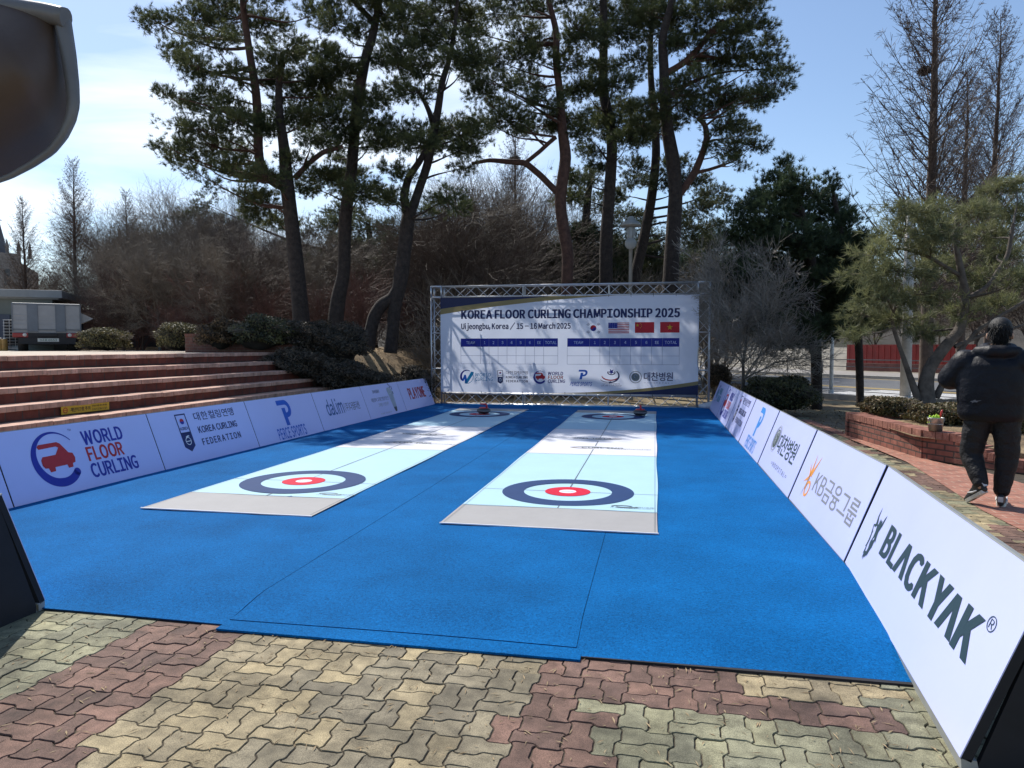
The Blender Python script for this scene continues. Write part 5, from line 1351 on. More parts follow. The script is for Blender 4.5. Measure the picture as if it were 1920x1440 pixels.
nest(965, 300, 33.9, .28, "bird nest of sticks in the leafless tree beneath the long pine bough")

# ---- leafy shrubs and clipped hedges
lf_olive = M("leaf_olive", (.11, .10, .034), .6, .2, 3, 0, trans=.2, rnd=.5, hue=(.15, .125, .05))
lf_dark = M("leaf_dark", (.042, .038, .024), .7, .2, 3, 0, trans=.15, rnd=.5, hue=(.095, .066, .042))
lf_brown = M("leaf_brown", (.10, .062, .032), .7, .2, 3, 0, trans=.15, rnd=.5, hue=(.17, .105, .045))
lf_green = M("leaf_green", (.040, .055, .022), .55, .2, 3, 0, trans=.2, rnd=.5, hue=(.11, .095, .03))
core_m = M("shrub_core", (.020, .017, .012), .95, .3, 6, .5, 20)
def leafbush(name, label, c, rad, n, mat_, seed, sq=2.6, size=.035, cat="shrub", group=None, rz=0.0, lump=.18, twigs=True):
    rng = np.random.default_rng(seed); rad = np.array(rad, float)
    root = thing(name, label, cat, (c[0], c[1], c[2]), rz, group)
    def surf(d):
        k = (np.abs(d) ** sq).sum(1) ** (-1 / sq)
        w = 1 + lump * (np.sin(d[:, 0] * 5 + seed) * np.sin(d[:, 1] * 6 + 1) * .5 + np.sin(d[:, 2] * 7 + d[:, 0] * 4 + seed * 2) * .5)
        return d * (k * w)[:, None] * rad
    d = unit(rng.normal(size=(n, 3))); d[:, 2] = np.where(d[:, 2] < -.55, -d[:, 2], d[:, 2])
    P = surf(d) * rng.uniform(.80, 1.04, n)[:, None]; P[:, 2] += rad[2]
    P[:, 2] = np.maximum(P[:, 2], .03)
    u = unit(np.cross(unit(d + rng.normal(size=(n, 3)) * .7), rng.normal(size=(n, 3)))); v = unit(np.cross(u, d + rng.normal(size=(n, 3)) * .6))
    s = size * rng.uniform(.6, 1.35, n)[:, None]
    V = np.stack([P - u * s, P - v * s * .5, P + u * s, P + v * s * .5], 1).reshape(-1, 3)
    np_mesh("foliage", V, np.arange(n * 4).reshape(-1, 4), mat_, root, rnd=np.clip(rng.random(n) * .7 + .3 * np.sin(d[:, 0] * 9) * np.sin(d[:, 1] * 8 + d[:, 2] * 7), 0, 1))
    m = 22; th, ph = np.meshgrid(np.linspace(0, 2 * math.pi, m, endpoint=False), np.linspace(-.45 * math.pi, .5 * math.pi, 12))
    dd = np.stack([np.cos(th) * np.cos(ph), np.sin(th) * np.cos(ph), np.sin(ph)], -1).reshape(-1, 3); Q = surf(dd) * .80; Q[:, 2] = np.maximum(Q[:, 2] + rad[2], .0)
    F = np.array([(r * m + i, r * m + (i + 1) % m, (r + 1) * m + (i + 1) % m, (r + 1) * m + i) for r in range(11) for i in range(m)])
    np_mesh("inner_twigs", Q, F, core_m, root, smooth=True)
    if twigs:
        k = n // 9; d2 = unit(rng.normal(size=(k, 3))); d2[:, 2] = np.abs(d2[:, 2]); A = surf(d2) * .75; B = surf(unit(d2 + rng.normal(size=(k, 3)) * .12)) * rng.uniform(.98, 1.14, k)[:, None]; A[:, 2] += rad[2]; B[:, 2] += rad[2]
        v, f = seg_geo(A, B, np.full(k, .004), np.full(k, .0018), 3); np_mesh("twigs", v, f, twig_grey, root)
    return root
def bush_px(name, label, px, base_row, dist, base_z, wpx, top_row, depth, n, mat_, seed, **kw):
    p = at(px, base_row, dist); h = (at(px, top_row, dist)[2] - base_z) / 2
    return leafbush(name, label, (p[0], p[1], base_z), (wpx * dist / FPX, depth, h), n, mat_, seed, rz=YAW, **kw)
bush_px("clipped_hedge", "rounded clipped hedge beside the parked truck", 195, 650, 20.5, 1.37, 38, 617, .7, 5200, lf_olive, 51, cat="hedge", size=.03)
bush_px("clipped_hedge", "larger clipped hedge next to the planter wall on the upper plaza", 345, 652, 18.8, 1.37, 42, 606, .7, 6500, lf_olive, 52, cat="hedge", size=.028)
mb_ = "shady evergreen shrubs covering the mound"
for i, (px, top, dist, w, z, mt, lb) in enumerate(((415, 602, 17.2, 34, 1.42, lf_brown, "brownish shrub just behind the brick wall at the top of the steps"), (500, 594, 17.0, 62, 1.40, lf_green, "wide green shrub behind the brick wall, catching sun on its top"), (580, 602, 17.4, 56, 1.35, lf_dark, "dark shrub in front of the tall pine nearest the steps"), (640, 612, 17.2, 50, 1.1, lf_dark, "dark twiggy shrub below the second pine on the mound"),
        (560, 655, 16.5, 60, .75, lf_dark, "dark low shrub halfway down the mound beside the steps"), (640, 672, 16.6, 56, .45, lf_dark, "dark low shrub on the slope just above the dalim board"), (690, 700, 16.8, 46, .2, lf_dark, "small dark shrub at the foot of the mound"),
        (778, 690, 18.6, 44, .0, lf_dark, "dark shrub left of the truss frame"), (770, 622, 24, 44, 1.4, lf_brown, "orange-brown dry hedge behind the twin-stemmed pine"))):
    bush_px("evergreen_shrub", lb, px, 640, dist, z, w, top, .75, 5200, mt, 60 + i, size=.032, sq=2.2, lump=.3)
bush_px("round_topiary", "ball-shaped clipped shrub right of the truss frame", 1347, 720, 19.5, .25, 24, 683, .35, 2600, lf_dark, 80, sq=2.0, lump=.08, size=.028)
bush_px("clipped_hedge", "broad dark hedge behind the sunlit boards on the right", 1462, 760, 16.2, .0, 62, 706, .8, 7500, lf_green, 81, cat="hedge", size=.03)
bush_px("clipped_hedge", "low dark shrub between the broad hedge and the ball-shaped shrub", 1375, 740, 18.3, .0, 34, 722, .5, 2600, lf_dark, 82, cat="hedge", size=.03)
# evergreen bulk standing deep in the wood, between the bare trees
for i, (px, top, dist, w, base) in enumerate(((640, 395, 30, 74, 1.4), (540, 440, 36, 60, 1.4), (455, 400, 38, 54, 1.4), (380, 385, 40, 44, 1.4), (300, 420, 40, 54, 1.4), (730, 430, 30, 64, 1.4), (800, 410, 34, 56, 1.4), (900, 420, 34, 66, 0), (985, 430, 33, 60, 0), (1095, 410, 31, 60, 0), (1230, 420, 32, 66, 0), (1330, 420, 30, 56, 0), (840, 470, 31, 50, 0), (1170, 430, 34, 60, 0), (1040, 440, 30, 50, 0))):
    T0 = 640; pads_ = []
    rr_ = random.Random(i)
    for k in range(24):
        f = rr_.random(); y_ = top + 20 + (T0 - top - 60) * f; pads_.append((px + rr_.uniform(-1, 1) * w * (.35 + .65 * f), y_, 30 + 16 * f, 15 + 6 * f))
    pine("evergreen_tree", "dark evergreen, one of several standing deep in the wood behind the bare trees", "tree", dist, [[(px, T0, 6), (px + 2, (T0 + top) / 2, 5), (px, top + 20, 2)]], pads_, (nd_far, nd_dark)[i % 2], bark_pine, 200 + i, base_z=base, dens=.42, depth=1.6, group="evergreens deep in the wood", nw=.014, nl=.22, m_needles=10, limbs=False)
# ================================================================== OTHER THINGS
def facing(px): return YAW - math.atan((px - 960) / FPX)       # local -y looks at the camera
def local(px, dist, z, name, label, cat, group=None, turn=0.0):
    p = at(px, 651, dist); return thing(name, label, cat, (p[0], p[1], z), facing(px) + turn, group)
def U(dist): return dist / FPX

# ---- low brick planter on the right, with hedge and bucket
pl = thing("brick_planter", "low red brick planter wall with a sharp corner at the right", "planter", (3.53, 10.46, 0))
pbx = brick_mat("planter_brick", "yz", .215, .078, (.30, .115, .080), (.225, .085, .062), (.075, .05, .042), ms=.022, shift=(.03, .0))
pbc = brick_mat("planter_cap", "yz", .075, 9.0, (.33, .130, .090), (.25, .095, .068), (.17, .12, .10), off=0, ms=.010)
def wall_run(P, Q, h0, h1, th=.22, part="wall"):
    P, Q = Vector(P), Vector(Q); d = (Q - P).normalized(); nrm = Vector((-d.y, d.x))
    L_ = (Q - P).length; b = MB(); c = MB(); ox_, oy_ = 3.53, 10.46
    def f(s, t, z): v = P + d * s + nrm * t; return (v.x - ox_, v.y - oy_, z)
    n = max(1, int(L_ / .08)); b.add([f(0, 0, 0), f(L_, 0, 0), f(L_, th, 0), f(0, th, 0), f(0, 0, h0 - .10), f(L_, 0, h1 - .10), f(L_, th, h1 - .10), f(0, th, h0 - .10)], [(3, 2, 1, 0), (4, 5, 6, 7), (0, 1, 5, 4), (1, 2, 6, 5), (2, 3, 7, 6), (3, 0, 4, 7)])
    for i in range(n):
        s0, s1 = L_ * i / n + .004, L_ * (i + 1) / n - .004; hh = h0 + (h1 - h0) * (i + .5) / n + random.gauss(0, .0022); e = random.gauss(0, .003)
        c.add([f(s0, -.012 + e, hh - .098), f(s1, -.012 + e, hh - .098), f(s1, th + .012, hh - .098), f(s0, th + .012, hh - .098), f(s0, -.012 + e, hh), f(s1, -.012 + e, hh), f(s1, th + .012, hh), f(s0, th + .012, hh)], [(3, 2, 1, 0), (4, 5, 6, 7), (0, 1, 5, 4), (1, 2, 6, 5), (2, 3, 7, 6), (3, 0, 4, 7)])
    b.build(part, pbx, pl); c.build("coping", capb, pl)
capb = M("coping_brick", (.30, .125, .088), .85, .4, 11, .6, 60)
wall_run((3.22, 12.9), (3.53, 10.46), .39, .39)
wall_run((3.545, 10.45), (3.80, 10.05), .39, .385)
wall_run((3.80, 10.05), (4.12, 9.58), .385, .16)
wall_run((4.12, 9.58), (5.6, 8.2), .16, .13)
wall_run((5.6, 12.9), (3.22, 13.12), .36, .39)
b = MB(); b.add([(-.1, 0, .30), (.28, -.4, .29), (.7, -.80, .07), (2.2, -2.1, .05), (6, -2.1, .05), (6, 6.5, .38), (1.2, 6.5, .38), (-.2, 2.5, .32)], [(0, 1, 2, 3, 4, 5, 6, 7)])
b.build("planter_soil", litter, pl)
bush_px("clipped_hedge", "left clump of the brownish hedge inside the brick planter", 1672, 760, 12.1, .28, 50, 744, .36, 4200, M("leaf_hedge", (.13, .125, .035), .6, .25, 4, 0, trans=.2, rnd=.5, hue=(.16, .085, .04)), 90, cat="hedge", size=.024, sq=3)
bush_px("clipped_hedge", "right clump of the brownish hedge inside the brick planter, behind the bucket", 1775, 765, 11.2, .26, 62, 757, .40, 4800, MATS["leaf_hedge"], 91, cat="hedge", size=.024, sq=3)
bush_px("clipped_hedge", "end clump of the planter hedge in front of the walking person", 1885, 780, 10.4, .10, 60, 775, .40, 3800, MATS["leaf_hedge"], 92, cat="hedge", size=.024, sq=3)
galv = M("galvanised_steel", (.42, .43, .42), .35, .25, 14, .3, 30, metal=.8, coord="obj")
bk = thing("bucket", "small galvanised bucket standing on the corner of the brick planter", "bucket", (3.66, 10.36, .395))
b = MB(); b.lathe([(0, .004), (.078, .004), (.082, .0), (.098, .165), (.103, .172), (.098, .176), (.093, .165), (.076, .012), (0, .010)], n=28); b.build("pail", galv, bk)
b = MB(); b.lathe([(.0895, .085), (.0925, .088), (.0925, .094), (.0905, .097)], n=28); b.build("rim_band", galv, bk)
b = MB(); b.tube([(.10 * math.cos(a), -.02 - .10 * abs(math.sin(a)) * .55, .165 - .07 * abs(math.sin(a))) for a in [math.pi * k / 14 for k in range(15)]], .0025, 5); b.build("handle", galv, bk)
gr_ = M("lime_cloth", (.40, .62, .03), .7, .2, 20, coord="obj"); rd_ = M("red_plastic", (.60, .04, .03), .4, .1, 10, coord="obj")
rng = np.random.default_rng(5)
b = MB()
for k in range(3):
    c = np.array([-.045 + .035 * k, .0, .185 + .012 * (k % 2)]); n_ = 9
    V = [tuple(c + np.array([(i / n_ - .5) * .09, (j / n_ - .5) * .08, .022 * math.sin(i * 1.1 + k) + .02 * math.cos(j * 1.3 + k * 2) - .05 * ((i / n_ - .5) ** 2 + (j / n_ - .5) ** 2) * 4])) for j in range(n_ + 1) for i in range(n_ + 1)]
    b.add(V, [(j * (n_ + 1) + i, j * (n_ + 1) + i + 1, (j + 1) * (n_ + 1) + i + 1, (j + 1) * (n_ + 1) + i) for j in range(n_) for i in range(n_)], 0, True)
o = b.build("cloth", gr_); o.location = (3.66, 10.36, .395); tag(o, "bundle of lime green cloths stuffed in the bucket", "cloth")
b = MB(); b.tube([(0, 0, 0), (.012, .0, .11), (.022, .0, .15), (.03, 0, .175)], [.009, .011, .014, .006], 8); o = b.build("brush", rd_); o.location = (3.705, 10.35, .50); tag(o, "red brush handle sticking out of the bucket", "brush")

# ---- thin trunks and poles at the roadside
def pole(name, label, px, base_row, dist, top_row, rpx, mat_, base_z=0.0, head=None):
    p = at(px, base_row, dist); h = at(px, top_row, dist)[2] - base_z; r = rpx * U(dist)
    s = thing(name, label, "pole" if "pole" in name else "post", (p[0], p[1], base_z), facing(px))
    b = MB(); b.tube([(0, 0, -.05), (0, 0, h)], [r, r * .85], 12); b.build("shaft", mat_, s)
    b = MB(); b.lathe([(r * 2.0, 0), (r * 2.0, .03), (r * 1.3, .05), (r * 1.3, .16), (r, .17)], n=16); b.build("base_collar", mat_, s)
    if head: head(s, h, r)
    return s
pole_m = M("painted_pole", (.52, .53, .52), .5, .15, 6, coord="obj"); conc = M("concrete_pole", (.48, .46, .43), .85, .2, 5, .4, 40, coord="obj")
def arm(s, h, r):
    b = MB(); b.tube([(0, 0, h - .1), (-.5, 0, h + .15), (-1.6, 0, h + .25)], r * .5, 8); b.build("lamp_arm", pole_m, s)
    b = MB(); b.box((-1.85, 0, h + .25), (.6, .2, .1), bev=.03); b.build("lamp_head", pole_m, s)
pole("utility_pole", "thick pale concrete pole by the road behind the planter pine", 1697, 752, 19.5, 380, 9.5, conc)
def sign(s, h, r):
    b = MB(); b.box((0, -.06, h - .3), (.5, .02, .5), bev=.008); b.build("sign_back", pole_m, s)
pole("sign_pole", "slim pale sign pole at the kerb left of the planter", 1558, 742, 22.5, 560, 3.6, pole_m, head=sign)

# ---- red hoarding beyond the road
def on_n(px, n0):
    d = ray(px, 651); t_ = n0 / (d[0] * rn[0] + d[1] * rn[1]); return C0 + d * t_
hm = M("hoarding_red", (.26, .022, .018), .5, .2, 1.5, coord="obj"); hd = M("hoarding_base", (.15, .055, .045), .7, .3, 3, coord="obj"); steel = M("fence_steel", (.16, .16, .16), .5, .1, 8, metal=.5, coord="obj")
pa, pb_ = on_n(1588, 36.7), on_n(1830, 36.7); Lh = float(np.linalg.norm((pb_ - pa)[:2]))
hz_ = thing("red_hoarding", "long red hoarding panels standing beyond the road", "hoarding", (pa[0], pa[1], .12), math.atan2(pb_[1] - pa[1], pb_[0] - pa[0]))
n = int(Lh / 1.5)
for k in range(n):
    b = MB(); w = Lh / n
    b.box((w * (k + .5), 0, 1.0), (w - .02, .03, 1.05))
    for j in range(5): b.box((w * (k + .1 + .2 * j), -.026, 1.0), (.05, .02, 1.0))
    b.build("panel", hm, hz_)
b = MB(); b.box((Lh / 2, .0, .24), (Lh, .06, .46)); b.build("base_board", hd, hz_)
fb_ = thing("railing", "dark thin railing running along the far pavement in front of the red hoarding", "railing", (pa[0] - rn[0] * 4.6, pa[1] - rn[1] * 4.6, .12), math.atan2(pb_[1] - pa[1], pb_[0] - pa[0]))
b = MB(); b.tube([(-14, 0, .75), (Lh + 4, 0, .75)], .025, 6); b.tube([(-14, 0, .4), (Lh + 4, 0, .4)], .02, 6); b.build("rail", steel, fb_)
for k in range(12):
    b = MB(); b.tube([(-14 + k * (Lh + 18) / 11, 0, 0), (-14 + k * (Lh + 18) / 11, 0, .8)], .03, 6); b.build("post", steel, fb_)

# ---- park lamps
lamp_m = M("lamp_grey", (.27, .27, .25), .5, .12, 12, metal=.1, coord="obj"); glass = M("lamp_glass", (.55, .57, .57), .12, .05, 5, coord="obj", trans=.5)
def park_lamp(px, dist, top_row, label, speaker):
    p = at(px, 651, dist); z1 = at(px, top_row, dist)[2]
    s = thing("park_lamp", label, "lamp post", (p[0], p[1], 0), facing(px), "park lamps behind the banner")
    b = MB(); b.lathe([(.11, 0), (.11, .5), (.075, .55), (.055, .6), (.05, z1 - .75), (.10, z1 - .72), (.10, z1 - .66), (.0, z1 - .66)], n=16); b.build("post", lamp_m, s)
    b = MB(); b.lathe([(.085, z1 - .66), (.10, z1 - .60), (.105, z1 - .34), (.08, z1 - .30)], n=20); b.build("glass", glass, s)
    b = MB()
    for k in range(6):
        a = k * math.pi / 3; b.tube([(.112 * math.cos(a), .112 * math.sin(a), z1 - .66), (.112 * math.cos(a), .112 * math.sin(a), z1 - .28)], .008, 5)
    b.build("cage", lamp_m, s)
    b = MB(); b.lathe([(.12, z1 - .31), (.285, z1 - .27), (.29, z1 - .25), (.22, z1 - .165), (.13, z1 - .115), (.125, z1 - .10), (.10, z1 - .09), (.095, z1 - .04), (.06, z1), (0, z1)], n=28); b.build("shade", lamp_m, s)
    if speaker:
        rx = Matrix.Rotation(R(90), 3, "X")
        b = MB(); b.lathe([(0, .13), (.155, .13), (.165, .115), (.155, .10), (.10, .02), (.07, -.06), (0, -.06)], c=(0, -.16, z1 - .80), n=24, rot=rx); b.build("horn_speaker", lamp_m, s)
        b = MB(); b.tube([(.0, -.04, z1 - .9), (0, -.12, z1 - .82)], .02, 6); b.tube([(-.16, -.02, z1 - .70), (.16, -.02, z1 - .70)], .012, 5); b.build("bracket", lamp_m, s)
    return s
park_lamp(1181, 20.3, 408, "grey park lamp with a round horn speaker, rising above the banner", True)
park_lamp(822, 27, 519, "distant park lamp whose cap just shows over the left corner of the truss", False)

# ---- small cargo truck parked on the upper plaza
PZ = 1.372
u = U(24.0)
tk = local(90, 24.0, PZ, "cargo_truck", "small silver cargo truck seen from behind on the upper plaza", "truck")
def X(px): return (px - 90) * u
def Zr(row): return (652 - row) * u
silver = M("truck_silver", (.27, .285, .31), .45, .10, 3, coord="obj"); tgrey = M("truck_grey_panel", (.12, .145, .18), .5, .15, 3, coord="obj"); tblk = M("truck_black", (.010, .010, .013), .6, .2, 6, coord="obj")
tred, tlens, tyre = M("tail_light_red", (.25, .010, .012), .3, .2, 12, coord="obj"), M("tail_light_clear", (.55, .55, .52), .2, .1, 12, coord="obj"), M("tyre_rubber", (.02, .02, .02), .85, .3, 12, coord="obj")
plate_m = M("plate_white", (.55, .56, .52), .5, .1, 8, coord="obj")
b = MB(); b.box((X(90), 1.8, Zr(591)), (X(144) - X(36), 3.6, Zr(563) - Zr(619)), bev=.03); b.build("cargo_box", silver, tk)
for a, c in ((60, 74.5), (104, 118)):
    b = MB(); b.box(((X(a) + X(c)) / 2, -.02, Zr(590.5)), (X(c) - X(a), .06, Zr(565) - Zr(616)), bev=.01); b.build("lift_column", tgrey, tk)
for a, c in ((36.5, 59.5), (75.5, 103.5), (119, 142.5)):
    b = MB(); b.box(((X(a) + X(c)) / 2, -.008, Zr(589)), (X(c) - X(a), .03, Zr(567) - Zr(611)), bev=.008)
    for r_ in (586, 594.5, 602): b.box(((X(a) + X(c)) / 2, -.026, Zr(r_)), (X(c) - X(a) - .03, .012, .03), bev=.004)
    b.build("rear_door", silver, tk)
b = MB(); b.box((X(90), .3, Zr(623)), (X(143) - X(37), .7, .16)); b.box((X(90), .25, Zr(632)), (X(136) - X(46), .6, .25)); b.box((X(90), -.03, Zr(622)), (.55, .1, .12), bev=.02); b.build("chassis", tblk, tk)
for a, c, s_ in ((36, 60, 1), (120, 144, -1)):
    b = MB(); b.box(((X(a) + X(c)) / 2, -.03, Zr(622.5)), (X(c) - X(a), .08, .15), bev=.02); o = b.build("tail_light", tred, tk)
    b = MB(); b.lathe([(0, .02), (.045, .018), (.06, 0)], c=((X(a) + X(c)) / 2 + s_ * .12, -.07, Zr(622)), n=14, rot=Matrix.Rotation(R(90), 3, "X")); b.build("lens", tlens, o)
b = MB(); b.box((X(91), -.06, Zr(631.5)), (.60, .012, .115), bev=.004); o = b.build("number_plate", plate_m, tk)
q = Print(); q.text("94로 6653", 0, 0, .075, M("plate_green", (.03, .10, .06), .5, .1, 20), bold=.01, align="C", w=.48); q.build("plate_number", o, lambda a, v, n: (X(91) + a, -.0675 - n, Zr(631.5) - .037 + v))
b = MB()
for a in (36.3, 59.8, 74.7, 103.8, 118.2, 143.6): b.box((X(a), -.03, Zr(590.5)), (.028, .05, Zr(565) - Zr(617)))
for r_ in (565, 612.5): b.box((X(90), -.024, Zr(r_)), (X(143.6) - X(36.3), .03, .022))
b.build("box_frame", tgrey, tk)
for px_ in (50, 131):
    b = MB(); b.tube([(X(px_) - .13, .75, .30), (X(px_) + .13, .75, .30)], .30, 22); b.build("wheel", tyre, tk)
    b = MB(); b.tube([(X(px_) - .1, 3.7, .30), (X(px_) + .1, 3.7, .30)], .30, 22); b.build("wheel", tyre, tk)
b = MB(); b.box((X(90), 4.5, .95), (1.7, 1.4, 1.45), bev=.12); b.build("cab", silver, tk)
b = MB(); b.add([(X(144.5), .1, Zr(579)), (X(144.5), 3.4, Zr(579)), (X(165), 3.4, Zr(590)), (X(165), .1, Zr(590)), (X(144.5), .1, Zr(600)), (X(144.5), 3.4, Zr(600))], [(0, 1, 2, 3), (4, 3, 2, 5), (0, 3, 4), (1, 5, 2)]); b.build("side_flap", silver, tk)
b = MB(); b.tube([(X(147), .2, Zr(600)), (X(147), .2, Zr(640))], .03, 6); b.box((X(147), .2, Zr(642)), (.14, .14, .2), bev=.02); b.build("stabiliser_leg", tblk, tk)

# ---- flat-roofed booth, lattice cage, barrels, fence and church at the far left
bth_m = M("booth_grey_green", (.13, .15, .14), .7, .12, 2, coord="obj"); bth_r = M("booth_fascia", (.22, .24, .25), .6, .10, 2, coord="obj"); bdoor = M("booth_door", (.04, .055, .09), .5, .1, 3, coord="obj")
u = U(28)
bt = local(20, 28, PZ, "ticket_booth", "flat-roofed grey booth standing behind the truck at the left edge", "booth", turn=R(-14))
b = MB(); b.box((0, 1.6, 1.05), (2.9, 3.2, 2.1)); b.build("wall", bth_m, bt)
b = MB(); b.box((.1, 1.6, 2.22), (3.5, 3.8, .30), bev=.02); b.box((.1, 1.6, 2.05), (3.2, 3.5, .06)); b.build("roof", bth_r, bt)
b = MB(); b.box((-.35, -.02, .70), (.75, .05, 1.4), bev=.01); b.build("door", bdoor, bt)
b = MB(); b.box((.25, -.02, .75), (.12, .06, 1.5), bev=.01); b.build("door_frame", bth_r, bt)
u = U(25)
cg = local(24, 25, PZ, "wire_cage", "white wire cage unit on a low trolley between booth and truck", "cage")
b = MB(); b.box((0, .3, .62), (.42, .5, .86)); b.build("inner_unit", tblk, cg)
wire = M("cage_wire", (.55, .56, .55), .4, .1, 10, coord="obj"); b = MB()
for k in range(4): b.tube([(-.24 + .16 * k, 0, .14), (-.24 + .16 * k, 0, 1.08)], .008, 5)
for k in range(10): b.tube([(-.26, 0, .14 + .104 * k), (.26, 0, .14 + .104 * k)], .008, 5)
b.build("wire_grid", wire, cg)
b = MB(); b.box((0, .25, .09), (.56, .6, .06), bev=.01); b.build("trolley", wire, cg)
bar_m = M("barrel_ochre", (.32, .19, .05), .6, .25, 6, coord="obj")
for px_, lb in ((1, "ochre barrel at the left edge beside the booth door"), (9, "ochre barrel with a white cap next to the wire cage")):
    s = local(px_, 24.6, PZ, "barrel", lb, "barrel", "ochre barrels by the booth")
    b = MB(); b.lathe([(0, 0), (.085, 0), (.09, .04), (.088, .18), (.094, .19), (.088, .20), (.088, .36), (.06, .41), (0, .41)], n=18); b.build("drum", bar_m, s)
    b = MB(); b.lathe([(.04, .41), (.045, .44), (.03, .455), (0, .455)], n=14); b.build("cap", plate_m, s)
fen = M("site_fence_grey", (.085, .088, .098), .7, .2, 2, coord="obj")
fs = local(200, 34, PZ, "metal_fence", "tall dull grey metal fence behind the clipped hedge and truck", "fence")
for k in range(7):
    b = MB(); b.box((-3.0 + k * 1.0, 0, .95), (.97, .03, 1.9))
    for j in range(6): b.box((-3.4 + k * 1.0 + j * .16, -.022, .95), (.04, .016, 1.86))
    b.build("fence_panel", fen, fs)
stone_m = brick_mat("church_stone", "xz", 1.2, .45, (.21, .19, .18), (.165, .15, .14), (.24, .22, .21), ms=.05); sroof = M("spire_slate", (.10, .105, .12), .7, .2, .6, coord="obj"); cwin = M("church_window", (.03, .035, .045), .3, .2, 2, coord="obj")
D = 95.0; u = U(D)
cs = local(8, D, 0, "church", "distant grey stone church with a thin steeple topped by a cross", "church")
zz = lambda row: EYE + (651 - row) * u
b = MB(); b.box((0, 3, zz(474) / 2), (4.4, 5, zz(474)), bev=.02); b.build("tower", stone_m, cs)
b = MB(); V = [(.85 * math.cos(k * math.pi / 4), 3 + .85 * math.sin(k * math.pi / 4), zz(472)) for k in range(8)] + [(0, 3, zz(414))]; b.add(V, [(k, (k + 1) % 8, 8) for k in range(8)]); b.build("spire", sroof, cs)
b = MB(); b.box((0, 3, zz(410)), (.09, .09, .9)); b.box((0, 3, zz(409)), (.5, .09, .09)); b.build("cross", sroof, cs)
for px_, py_ in ((-2, 1), (2, 1), (2, 5), (-2, 5), (.7, 1), (3.3, 4)):
    b = MB(); b.box((px_, py_, zz(470)), (.4, .4, 1.1)); b.add([(px_ - .25, py_ - .25, zz(470) + .55), (px_ + .25, py_ - .25, zz(470) + .55), (px_ + .25, py_ + .25, zz(470) + .55), (px_ - .25, py_ + .25, zz(470) + .55), (px_, py_, zz(470) + 1.7)], [(0, 1, 4), (1, 2, 4), (2, 3, 4), (3, 0, 4)]); b.build("pinnacle", stone_m, cs)
b = MB(); b.prism([(-6, 0), (4.2, 0), (4.2, zz(505)), (1.5, zz(480)), (-6, zz(480))], lambda a, v, w: (a, 4 + w * 16, v)); b.build("nave", stone_m, cs)
for k in range(3):
    b = MB(); b.box((-1.3 + k * 1.9, .47 if k < 2 else 3.95, zz(520)), (.6, .08, 2.2)); b.build("window", cwin, cs)

# ---- dark canopy close at the upper left
cv = M("canopy_brown_fabric", (.085, .054, .036), .55, .15, 2.5, .2, 6, coord="pos", bdist=.02); cvr = M("canopy_rim", (.16, .155, .15), .35, .15, 4, coord="pos")
Dn = 3.4
outl = [(124, 22), (131, 60), (139, 105), (146, 160), (148, 195), (142, 225), (128, 255), (106, 283), (70, 308), (30, 330), (-40, 356), (-160, 385), (-420, 410)]
topl = [(124, 22), (90, 14), (40, 6), (0, 0), (-60, -8), (-160, -20), (-420, -50)]
p0 = at(-420, 400, Dn + .3)
cp = thing("canopy", "dark brown fabric canopy hood with a rounded rim jutting in at the upper left", "canopy", (p0[0], p0[1], 0), facing(-420))
cpi = Matrix.LocRotScale(Vector((p0[0], p0[1], 0)), Euler((0, 0, facing(-420))), None).inverted()
lo = lambda p: tuple(cpi @ Vector(p))
def resl(P, m):
    P = np.array(P, float); d = np.concatenate([[0], np.cumsum(np.linalg.norm(np.diff(P, axis=0), axis=1))]); t_ = np.linspace(0, d[-1], m); return np.stack([np.interp(t_, d, P[:, i]) for i in range(2)], 1)
A, Bq = resl(topl, 40), resl(outl, 40)
V = []; m = 16
for j in range(m + 1):
    for i in range(40):
        f = j / m; P = A[i] * (1 - f) + Bq[i] * f
        bul = .28 * math.sin(math.pi * f) * min(1, i / 12) + .10 * min(1, i / 20)
        V.append(lo(at(P[0], P[1], Dn - bul + .25 * f)))
b = MB(); b.add(V, [(j * 40 + i, j * 40 + i + 1, (j + 1) * 40 + i + 1, (j + 1) * 40 + i) for j in range(m) for i in range(39)], 0, True)
# the hood's depth: a back skin half a metre behind, joined along the lower edge
V2 = [lo(at(P[0], P[1], Dn + .25 + .001)) for P in Bq] + [lo(at(P[0] - 14, P[1] + 6, Dn + .85)) for P in Bq] + [lo(at(P[0] - 10, P[1], Dn + .75)) for P in A]
b.add(V2, [(i, i + 1, 40 + i + 1, 40 + i) for i in range(39)] + [(40 + i, 40 + i + 1, 80 + i + 1, 80 + i) for i in range(39)], 0, True)
b.build("hood", cv, cp)
b = MB(); b.tube([lo(at(x, y + 12, Dn - .02)) for x, y in A], .046, 14); b.tube([lo(at(x - 10, y, Dn + .01)) for x, y in resl(outl[:11], 40)], [.040 - .0008 * k for k in range(40)], 12)
b.build("rim", cvr, cp)
b = MB(); b.tube([lo(at(26, 24, Dn - .005)), lo(at(30, 80, Dn - .12))], .003, 5); b.tube([lo(at(-60, 150, Dn - .3)), lo(at(30, 80, Dn - .13)), lo(at(85, 42, Dn - .02))], .003, 5); b.build("seam", cvr, cp)
for px_ in (-420, -200):
    q0 = at(px_, 200, Dn + .3); b = MB(); b.tube([lo((q0[0], q0[1], 0)), lo((q0[0], q0[1], q0[2] + .1))], .05, 12); b.build("support_post", cvr, cp)

